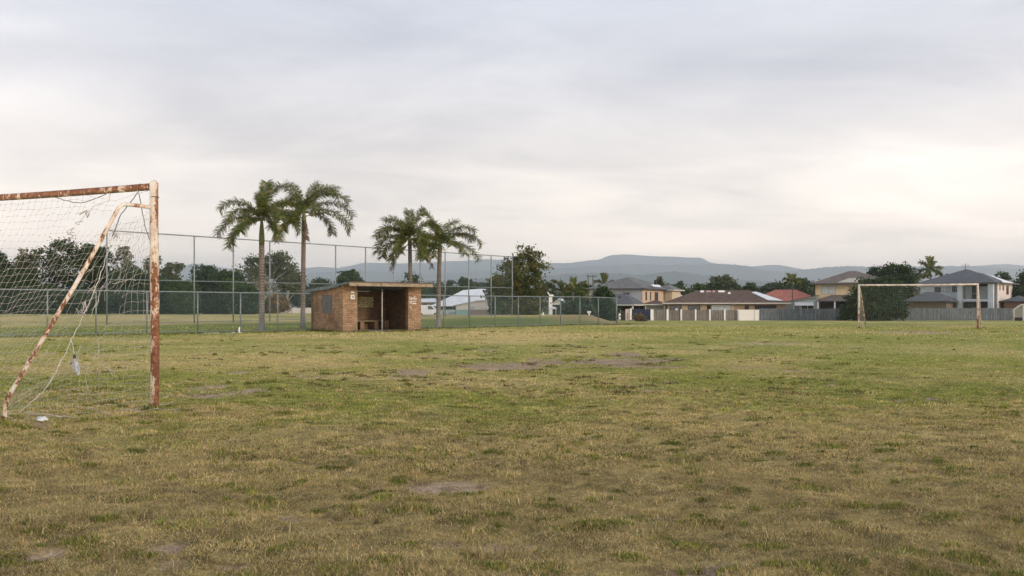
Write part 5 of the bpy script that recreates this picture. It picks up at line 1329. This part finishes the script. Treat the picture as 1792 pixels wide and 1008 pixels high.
def gable_house():
    D = 190; x = px2(482, D); z0 = G(x, D)
    t = thing('house', 'brown gable-ended house with white metal roof behind the two left palms', 'house', (x, D, z0), math.radians(-42))
    ap = pz(517, D) - z0; ev = pz(536, D) - z0; w_ = 5.2; Lg = 13
    m = MB(); m.prism([(-w_, -.2), (w_, -.2), (w_, ev), (0, ap - .12), (-w_, ev)], 0, Lg); m.build('wall', wall_mat('red_brown_brick', (.19, .125, .095)), t)
    m = MB()
    for s_ in (-1, 1):
        m.prism([(0, ap - .1), (s_ * (w_ + .6), ev - .35), (s_ * (w_ + .6), ev - .25), (0, ap)] if s_ > 0 else [(0, ap), (-w_ - .6, ev - .25), (-w_ - .6, ev - .35), (0, ap - .1)], -.6, Lg + .5)
    m.build('roof', WHITER, t)
    m = MB(); m.prism([(0, ap - .3), (w_ + .6, ev - .55), (w_ + .6, ev - .3), (0, ap + .03)], -.68, -.61); m.prism([(0, ap + .03), (-w_ - .6, ev - .3), (-w_ - .6, ev - .55), (0, ap - .3)], -.68, -.61); m.build('barge', plain('dark_barge', (.09, .075, .07), .8, .1, 3), t)
    for a_ in (1.2, 4.4, 7.6): window(t, 'r', a_, a_ + 2.0, .9, ev - .5, w_, M['dark'])
gable_house()
def low_wall():
    D = 146; x0, x1 = px2(447, D), px2(552, D); z0 = G(x0, D); h = pz(539.5, D) - z0
    h = pz(538.6, D) - z0; t = thing('garden_wall', 'low pale garden wall in sections behind the two left palms', 'wall', (x0, D, z0))
    mt = plain('beige_render', (.66, .60, .57), .85, .1, 1.5); n = 5
    for i in range(n):
        a_ = i * (x1 - x0) / n; rbox('panel', mt, t, a_ + .06, a_ + (x1 - x0) / n - .06, -.05, .05, -.3, h); rbox('post', plain('wall_post', (.36, .33, .30), .85, .1, 2), t, a_ - .058, a_ + .058, -.07, .07, -.3, h + .04)
low_wall()

def paling_mat(name, c, c2):
    b = NB(name, .9, .15); uv = b.coord('UV'); sp = b.n('ShaderNodeSeparateXYZ'); b.l(uv, sp.inputs[0])
    fl_ = b.math('FLOOR', b.math('DIVIDE', sp.outputs[0], .16)); wn = b.n('ShaderNodeTexWhiteNoise', noise_dimensions='1D'); b.l(fl_, wn.inputs['W'])
    k = b.mix(wn.outputs['Value'], c, c2); n = b.noise(1.4, 5, .6, b.mapping(b.coord('Object'), (3, 3, .7)))
    k = b.mix(1.0, k, b.ramp(n, [(.3, .6), (.7, 1.35)]), 'MULTIPLY'); return b.col(k)
PAL1 = paling_mat('weathered_paling', (.10, .118, .135), (.185, .20, .21)); PAL2 = paling_mat('brown_paling', (.15, .13, .115), (.24, .215, .19))
def palings(t, x0, x1, y, h, z0, mat, R, zf=None):
    m = MB(); x = x0
    while x < x1 - .02:
        w_ = min(.145, x1 - x); m.box(x, x + w_, y - .01, y + .01, -.1, h + R.uniform(-.05, .04)); x += .16
    return m.build('paling_panel', mat, t)
def timber(a_, b_, D, top, lab, mat, cat='fence', D2=None):
    D2 = D2 or D; p = Vector((px2(a_, D), D, 0)); q = Vector((px2(b_, D2), D2, 0)); z0 = G(p.x, p.y); L_ = (q - p).length; ang = math.atan2(q.y - p.y, q.x - p.x)
    t = thing('timber_fence', lab, cat, (p.x, p.y, z0), ang); h = pz(top, D) - z0; R = random.Random(int(a_)); n = max(1, round(L_ / 2.4))
    for i in range(n): palings(t, i * L_ / n + .01, (i + 1) * L_ / n - .01, 0, h + R.uniform(-.03, .03), z0, mat, R)
    for i in range(n + 1): rbox('post', mat, t, i * L_ / n - .05, i * L_ / n + .05, .012, .11, -.1, h - .05)
    return t
timber(1329, 1545, 167, 540, 'weathered blue-grey paling fence left of the far goal', PAL1)
timber(1545, 1777, 167, 539.3, 'weathered grey paling fence behind the far goal net', PAL1)
def pillar_fence():
    D = 167; x0 = px2(1141, D); z0 = G(x0, D)
    t = thing('pillar_fence', 'brown paling fence between white square pillars before the brown house', 'fence', (x0, D, z0)); k = D / F; R = random.Random(3)
    ps = [(1141, 5), (1168, 3.6), (1192, 2.6), (1217, 2.6), (1242, 2.6), (1268, 2.6), (1291, 1.6)]; h = pz(542, D) - z0
    for p, w_ in ps: rbox('pillar', M['whitepaint'], t, (p - 1141 - w_ / 2) * k, (p - 1141 + w_ / 2) * k, -.2, .12, -.1, h + .06)
    for (p, w_), (q, v) in zip(ps[:-1], ps[1:]): palings(t, (p - 1141 + w_ / 2) * k + .01, (q - 1141 - v / 2) * k - .01, 0, h - .05, z0, PAL2, R)
pillar_fence()
def cream_fence():
    D = 166.5; x0 = px2(1292.5, D); z0 = G(x0, D); k = D / F; h = pz(542, D) - z0
    t = thing('panel_fence', 'plain cream panel fence between pillar fence and paling fence', 'fence', (x0, D, z0)); mt = plain('cream_panel', (.74, .71, .67), .7, .05, 2)
    rbox('panel', mt, t, 0, 27 * k, -.03, .03, -.05, h); rbox('panel', mt, t, 28 * k, 35.5 * k, -.03, .03, -.05, h)
    for xx in (27, 35.5): rbox('post', plain('cream_post', (.40, .37, .33), .7, .1, 2), t, xx * k + .003, xx * k + .09, -.05, .05, -.05, h + .03)
cream_fence()
def gateway():
    D = 167; k = D / F; x0 = px2(1084, D); z0 = G(x0, D); h = pz(543.5, D) - z0
    t = thing('gateway', 'white gateposts with a dark gate and pink board left of the navy fence', 'gate', (x0, D, z0))
    rbox('gatepost', M['whitepaint'], t, -2.2 * k, 2.0 * k, -.2, .15, -.3, h + .1); rbox('gatepost', M['whitepaint'], t, 18.2 * k, 21.4 * k, -.2, .15, -.3, h + .35)
    rbox('gate_leaf', M['dark'], t, 2.1 * k, 10.4 * k, -.02, .05, -.1, h - .1)
    bd = rbox('board', plain('pinkish_board', (.52, .42, .37), .8, .1, 2), t, 10.5 * k, 18.1 * k, -.06, .02, -.05, h + .25)
    m = MB(); m.add([(13 * k, -.075, .15), (15.5 * k, -.075, .15), (15.2 * k, -.075, 1.0), (14.6 * k, -.075, 1.35), (13.8 * k, -.075, 1.3), (13.2 * k, -.075, .9), (13 * k, -.062, .15), (15.5 * k, -.062, .15), (15.2 * k, -.062, 1.0), (14.6 * k, -.062, 1.35), (13.8 * k, -.062, 1.3), (13.2 * k, -.062, .9)], [(0, 1, 2, 3, 4, 5), (11, 10, 9, 8, 7, 6)] + [(i, i + 6, (i + 1) % 6 + 6, (i + 1) % 6) for i in range(6)])
    m.build('stain', plain('red_brown_stain', (.34, .20, .15), .8, .2, 5), bd)
gateway()
def navy_fence():
    D = 170; x0, x1 = px2(1105.5, D), px2(1138.5, D); z0 = G(x0, D); h = pz(541, D) - z0
    t = thing('sheet_fence', 'dark navy sheet fence between the gateway and the thick white pillar', 'fence', (x0, D, z0)); mt = plain('navy_sheet', (.028, .035, .075), .6, .2, 1.2)
    m = MB(); n = 20
    for i in range(n):
        w_ = (x1 - x0) / n; m.box(i * w_, i * w_ + w_ * .5, -.012, .012, -.1, h); m.box(i * w_ + w_ * .5, (i + 1) * w_, -.03, -.006, -.1, h)
    m.build('sheet_panel', mt, t)
    for i in range(2): rbox('post', mt, t, (i + .6) * 1.3 - .04, (i + .6) * 1.3 + .04, -.09, -.031, -.1, h + .06)
    # the verandah frame rising behind the fence
navy_fence()
def mound():
    D = 158; x = px2(1120, D); z0 = G(x, D); R = random.Random(4); n, mrg = 24, 7; V = [(0, 0, 1.0)]
    for j in range(1, mrg + 1):
        r = j / mrg
        for i in range(n):
            th = 2 * math.pi * i / n; V.append((2.3 * r * math.cos(th), 2.0 * r * math.sin(th), .62 * (1 - r) ** 1.3 + (R.uniform(-.05, .05) if j < mrg else -.25)))
    V[0] = (0, 0, .62)
    m = MB(); m.add(V, [(0, 1 + i, 1 + (i + 1) % n) for i in range(n)] + [(1 + j * n + i, 1 + (j + 1) * n + i, 1 + (j + 1) * n + (i + 1) % n, 1 + j * n + (i + 1) % n) for j in range(mrg - 1) for i in range(n)])
    o = m.build('soil_heap', plain('heap_soil', (.22, .17, .12), .95, .4, 3), None, True); o.location = (x, D, z0); tag(o, 'low heap of brown soil in front of the navy fence', 'soil heap')
mound()
def garden_bits():
    D = 138; k = D / F
    x = px2(964, D); z0 = G(x, D)
    t = thing('chimney_stack', 'white block stack with a slanted pipe beside the big ragged tree', 'chimney', (x, D, z0))
    a_, b_ = pz(532, D) - z0, pz(515.5, D) - z0
    rbox('stack', M['whitepaint'], t, -3.4 * k, 2.6 * k, 0, .7, -.2, b_ - .25); rbox('cap', M['whitepaint'], t, -2.6 * k, 4.6 * k, -.06, .76, b_ - .248, b_)
    m = MB(); m.tube([(-2.2 * k, .3, b_ - .05), (-5.5 * k, .3, b_ + .32)], .07, 8); m.build('pipe', M['whitepaint'], t)
    D = 144; k = D / F; x = px2(979, D); z0 = G(x, D); ev = pz(533, D) - z0; ap = pz(523, D) - z0
    t = thing('shed', 'little shed with bright white gable roof beyond the low fence', 'shed', (x, D, z0), math.radians(-10))
    m = MB(); w_ = 12 * k; m.prism([(-w_, -.2), (w_, -.2), (w_, ev), (0, ap - .06), (-w_, ev)], 0, 3); m.build('wall', M['dark'], t)
    m = MB(); m.prism([(-w_ - .2, ev - .14), (0, ap - .05), (w_ + .2, ev - .14), (w_ + .2, ev - .04), (0, ap + .06), (-w_ - .2, ev - .04)], -.5, 3.3); m.build('roof', WHITER, t)
    m = MB(); m.prism([(-w_ * .95, ev - .02), (w_ * .35, ev - .02), (w_ * .05, ap - .2), (-w_ * .1, ap - .2)], -.06, -.003); m.build('gable_board', M['whitepaint'], t)
    D = 124; k = D / F; x = px2(967.5, D); z0 = G(x, D); h = pz(538.5, D) - z0
    t = thing('garden_table', 'small white-topped canopy on thin legs beside the big tree', 'canopy', (x, D, z0)); w_ = 6.5 * k
    m = MB(); m.add([(-w_, -.5, h - .2), (w_, -.5, h - .2), (w_, .5, h - .2), (-w_, .5, h - .2), (-w_, -.5, h - .06), (w_, -.5, h - .06), (w_, .5, h - .06), (-w_, .5, h - .06), (-w_ * .3, 0, h + .12), (w_ * .5, 0, h + .12)], [(3, 2, 1, 0), (0, 1, 5, 4), (1, 2, 6, 5), (2, 3, 7, 6), (3, 0, 4, 7), (4, 5, 9, 8), (5, 6, 9), (6, 7, 8, 9), (7, 4, 8)]); m.build('top', M['whitepaint'], t)
    for xx in (-w_ + .05, -.1, w_ - .11):
        for yy in (-.4, .34): rbox('leg', M['whitepaint'], t, xx, xx + .06, yy, yy + .06, -.2, h - .201)
    x = px2(949.5, 116); z0 = G(x, 116)
    t = thing('marker_post', 'short tapered white marker by the foot of the big tree', 'marker', (x, 116, z0))
    m = MB(); m.tube([(0, 0, -.1), (0, 0, .35), (0, 0, .62)], [.15, .10, .05], 8); m.build('cone', M['whitepaint'], t); m = MB(); m.tube([(0, 0, -.05), (0, 0, .05)], .22, 8); m.build('base', M['whitepaint'], t)
    D = 120; x = px2(1031, D); z0 = G(x, D)
    t = thing('letterbox', 'white letterbox post standing alone before the dark hedge', 'letterbox', (x, D, z0)); h = pz(544.5, D) - z0
    rbox('post', M['whitepaint'], t, -.09, .09, -.09, .09, -.2, h - .2); rbox('box', M['whitepaint'], t, -.24, .22, -.15, .15, h - .198, h)
    # garden paling behind the hedge
    D = 131; k = D / F; x0 = px2(985, D); z0 = G(x0, D)
    t = thing('picket_fence', 'row of thin pale pickets half hidden in the hedge beyond the low fence', 'fence', (x0, D, z0)); R = random.Random(6)
    for i in range(16): rbox('picket', plain('picket', (.32, .36, .36), .8, .1, 2) if i == 0 else bpy.data.materials['picket'], t, i * .43, i * .43 + .09, -.02, .02, -.3 - i * .02, .95 - i * .045 + R.uniform(-.08, .08))
garden_bits()
def power_poles():
    D = 215; x = px2(1029.5, D); z0 = G(x, D); h = pz(481.5, D) - z0
    t = thing('power_pole', 'twin-legged wooden power pole above the garden trees', 'power pole', (x, D, z0)); pm = plain('pole_wood', (.14, .12, .11), .9, .2, 2)
    for xx in (0, 1.0): m = MB(); m.tube([(xx, 0, -.2), (xx, 0, h * .5), (xx, 0, h + (.0 if xx == 0 else .0))], [.15, .13, .11], 8); m.build('pole', pm, t, True)
    rbox('crossarm', pm, t, -.35, 1.9, -.20, -.12, h - .35, h - .17)
    for xx in (-.25, .5, 1.2, 1.8): m = MB(); m.tube([(xx, -.16, h - .168), (xx, -.16, h + .1)], .05, 6); m.build('insulator', M['galv'], t)
power_poles()
def cream_shelter():
    D = 160; x = px2(1774.5, D); z0 = G(x, D); k = D / F
    t = thing('portable_shelter', 'cream portable team shelter cut by the right edge of the view', 'shelter', (x, D, z0), math.radians(-24))
    cm = plain('cream_paint', (.60, .56, .48), .6, .08, 3); H = pz(533.5, D) - z0; W = 5.0; dp = 1.5
    m = MB(); m.tube([(0, 0, -.05), (0, 0, H * .66), (.12, 0, H * .74), (.85, 0, H * .96), (1.1, 0, H), (W, 0, H)], .085, 8); m.build('front_frame', cm, t, True)
    m = MB(); m.tube([(0, dp, -.05), (0, dp, H * .66), (.12, dp, H * .74), (.85, dp, H * .96), (1.1, dp, H), (W, dp, H)], .085, 8); m.build('rear_frame', cm, t, True)
    m = MB(); m.prism([(.06, .55), (.06, H * .66), (.2, H * .74), (.9, H * .94), (1.15, H * .97), (W, H * .97), (W, .55)], dp - .12, dp - .09); m.build('back_panel', plain('shelter_panel', (.45, .44, .38), .7, .1, 3), t)
    m = MB(); m.hexa([(.0, .09, .55), (.03, .09, .55), (.03, dp - .13, .55), (0, dp - .13, .55), (0, .09, H * .66), (.03, .09, H * .66), (.03, dp - .13, H * .66), (0, dp - .13, H * .66)]); m.build('side_panel', cm, t)
    rbox('roof', cm, t, 1.1, W, .02, dp - .02, H + .087, H + .12); rbox('divider', plain('grey_white_panel', (.55, .56, .57), .6, .05, 2), t, 1.25, W - .1, -.02, .02, .05, H - .09)
    rbox('bench', M['dark'], t, .1, 1.2, .5, 1.2, -.05, .5)
cream_shelter()

# stones along the foot of the low fence
def stones():
    R = random.Random(31); first = None
    for i in range(16):
        px = R.uniform(352, 412); k = (px - 896) / F; s_ = (k * FA[1] - FA[0]) / (fd[0] - k * fd[1]); p = FA + fd * s_ - fn * R.uniform(.2, .9)
        r = R.uniform(.03, .065); n = 8; V = []
        if first is None:
            bm = [(0, 0, .75)]
            for j, (rr, zz) in enumerate(((.7, .55), (1.0, .1), (.8, -.3))):
                for q in range(n): th = 6.283 * q / n + j * .3; u_ = rr * R.uniform(.8, 1.2); bm.append((u_ * math.cos(th), u_ * math.sin(th), zz))
            m = MB(); m.add(bm, [(0, 1 + q, 1 + (q + 1) % n) for q in range(n)] + [(1 + j*n + q, 1 + (j+1)*n + q, 1 + (j+1)*n + (q+1) % n, 1 + j*n + (q+1) % n) for j in range(2) for q in range(n)] + [tuple(reversed(range(1 + 2*n, 1 + 3*n)))])
            o = first = m.build('stone', plain('pale_stone', (.50, .48, .44), .9, .25, 2))
        else: o = first.copy(); C.objects.link(o)
        o.location = (p[0], p[1], G(*p) + r * .35); o.scale = (r * R.uniform(.8, 1.6), r, r * R.uniform(.6, 1)); o.rotation_euler = (0, 0, R.uniform(0, 6))
        tag(o, 'pale stone in grass at the low fence foot left of the palms', 'stone', 'pale stones along the fence foot')
    px = 411.5; k = (px - 896) / F; s_ = (k * FA[1] - FA[0]) / (fd[0] - k * fd[1]); p = FA + fd * s_ - fn * .3
    m = MB(); m.tube([(0, 0, -.1), (0, 0, .14), (.02, 0, .28)], [.04, .045, .03], 8); o = m.build('peg', M['whitepaint'], None, True); o.location = (p[0], p[1], G(*p)); tag(o, 'short white peg standing by the low fence left of the leftmost palm', 'peg')
stones()

# ------------------------------------------------------------------ hills and haze
def hill_mat():
    b = NB('hill_forest', .95, .1); n = b.noise(.012, 6, .7); n2_ = b.noise(.08, 3, .7)
    c = b.mix(b.ramp(n2_, [(.3, 0.), (.7, 1.)]), (.03, .05, .035), (.06, .085, .06)); c = b.mix(b.ramp(n, [(.55, 0.), (.72, .5)]), c, (.10, .10, .07)); return b.col(c)
HM = hill_mat()
def hills(D, prof, seed, depth=.32, bump=0.0):
    xs = np.array([p[0] for p in prof], float); ys = np.array([p[1] for p in prof], float)
    pxs = np.linspace(xs[0], xs[-1], 1300); py = np.interp(pxs, xs, ys)
    ker = np.hanning(9); ker /= ker.sum(); pyp = np.pad(py, 4, mode='edge'); py = np.convolve(pyp, ker, 'valid')
    py = py + 2.2 * (fbm(pxs, pxs * 0, 34, seed + 40, 4) - .5); rid = pz(py, D) + 3
    ws = np.linspace(-1, 1, 31)
    V = np.zeros((len(pxs), len(ws), 3))
    for j, w_ in enumerate(ws):
        Dj = D * (1 + depth * w_); X = (pxs - 896) / F * D * (1 + .0 * w_)
        nz = fbm(X, np.full_like(X, Dj), D * .05, seed, 4) - .5; spur = fbm(X + Dj * .2, np.full_like(X, Dj * .3), D * .028, seed + 9, 4) - .5
        e_ = np.clip(1 - abs(w_), 0, 1); prof_ = e_ ** .85
        h = rid * prof_ + rid * (nz * .5 + spur * .75) * (e_ * (1 - e_) * 2.4) 
        if bump: h = h + bump * (fbm(X, np.full_like(X, Dj), 16, seed + 3, 3) - .35) * prof_ * 2
        V[:, j] = np.stack([X + (Dj - D) * 0 * X, np.full_like(X, Dj), np.maximum(h, -4) - (3.2 if e_ == 0 else 0)], 1)
    # deepen front/back faces keep world X so the range stays a solid ridge
    nc = len(ws); i = (np.arange(len(pxs) - 1)[:, None] * nc + np.arange(nc - 1)[None]).ravel()
    o = mesh_np('hill_range', V.reshape(-1, 3), np.stack([i, i + nc, i + nc + 1, i + 1], 1), HM, smooth_=True)
    tag(o, kind='structure')
hills(11000, [(-700, 474), (-300, 470), (150, 478), (280, 476), (300, 470), (336, 461), (365, 464), (400, 470), (440, 476), (500, 474), (530, 471), (560, 467), (590, 470), (640, 460), (700, 462), (740, 460), (800, 457), (860, 454), (900, 456), (960, 461), (1000, 460), (1033, 456), (1050, 455), (1058, 450), (1070, 447), (1095, 446), (1130, 448), (1180, 449.5), (1200, 451), (1228, 451), (1240, 459), (1262, 463), (1290, 465), (1312, 467), (1340, 464), (1362, 464), (1400, 470), (1420, 476), (1600, 474), (1700, 466), (1765, 462), (1792, 465), (2100, 470), (2500, 474)], 3, .22)
hills(8200, [(-700, 486), (0, 488), (500, 484), (560, 478), (610, 474), (680, 478), (760, 480), (880, 474), (960, 472), (1050, 466), (1120, 463), (1180, 465), (1250, 463), (1290, 464), (1315, 468), (1340, 475), (1370, 476), (1400, 473), (1440, 469), (1480, 467), (1540, 468), (1600, 467), (1650, 466), (1700, 467), (1792, 472), (2500, 478)], 11, .20, 9.0)
hills(5200, [(-700, 500), (0, 503), (500, 498), (620, 494), (740, 492), (900, 488), (1000, 480), (1060, 479), (1130, 482), (1180, 476), (1230, 483), (1300, 492), (1400, 496), (1600, 494), (1792, 490), (2500, 495)], 23, .25, 5.0)
hz = MB(); hz.box(-10500, 10500, -9000, 13400, -6.5, 600); ho = hz.build('haze', None); tag(ho, kind='stuff')
hm = bpy.data.materials.new('haze'); hm.use_nodes = True; ht = hm.node_tree; ht.nodes.remove(ht.nodes['Principled BSDF'])
pv = ht.nodes.new('ShaderNodeVolumePrincipled'); pv.inputs['Density'].default_value = 1.6e-4; pv.inputs['Color'].default_value = (.88, .945, 1.0, 1); pv.inputs['Anisotropy'].default_value = .55
ht.links.new(pv.outputs[0], ht.nodes['Material Output'].inputs['Volume']); ho.data.materials.append(hm)
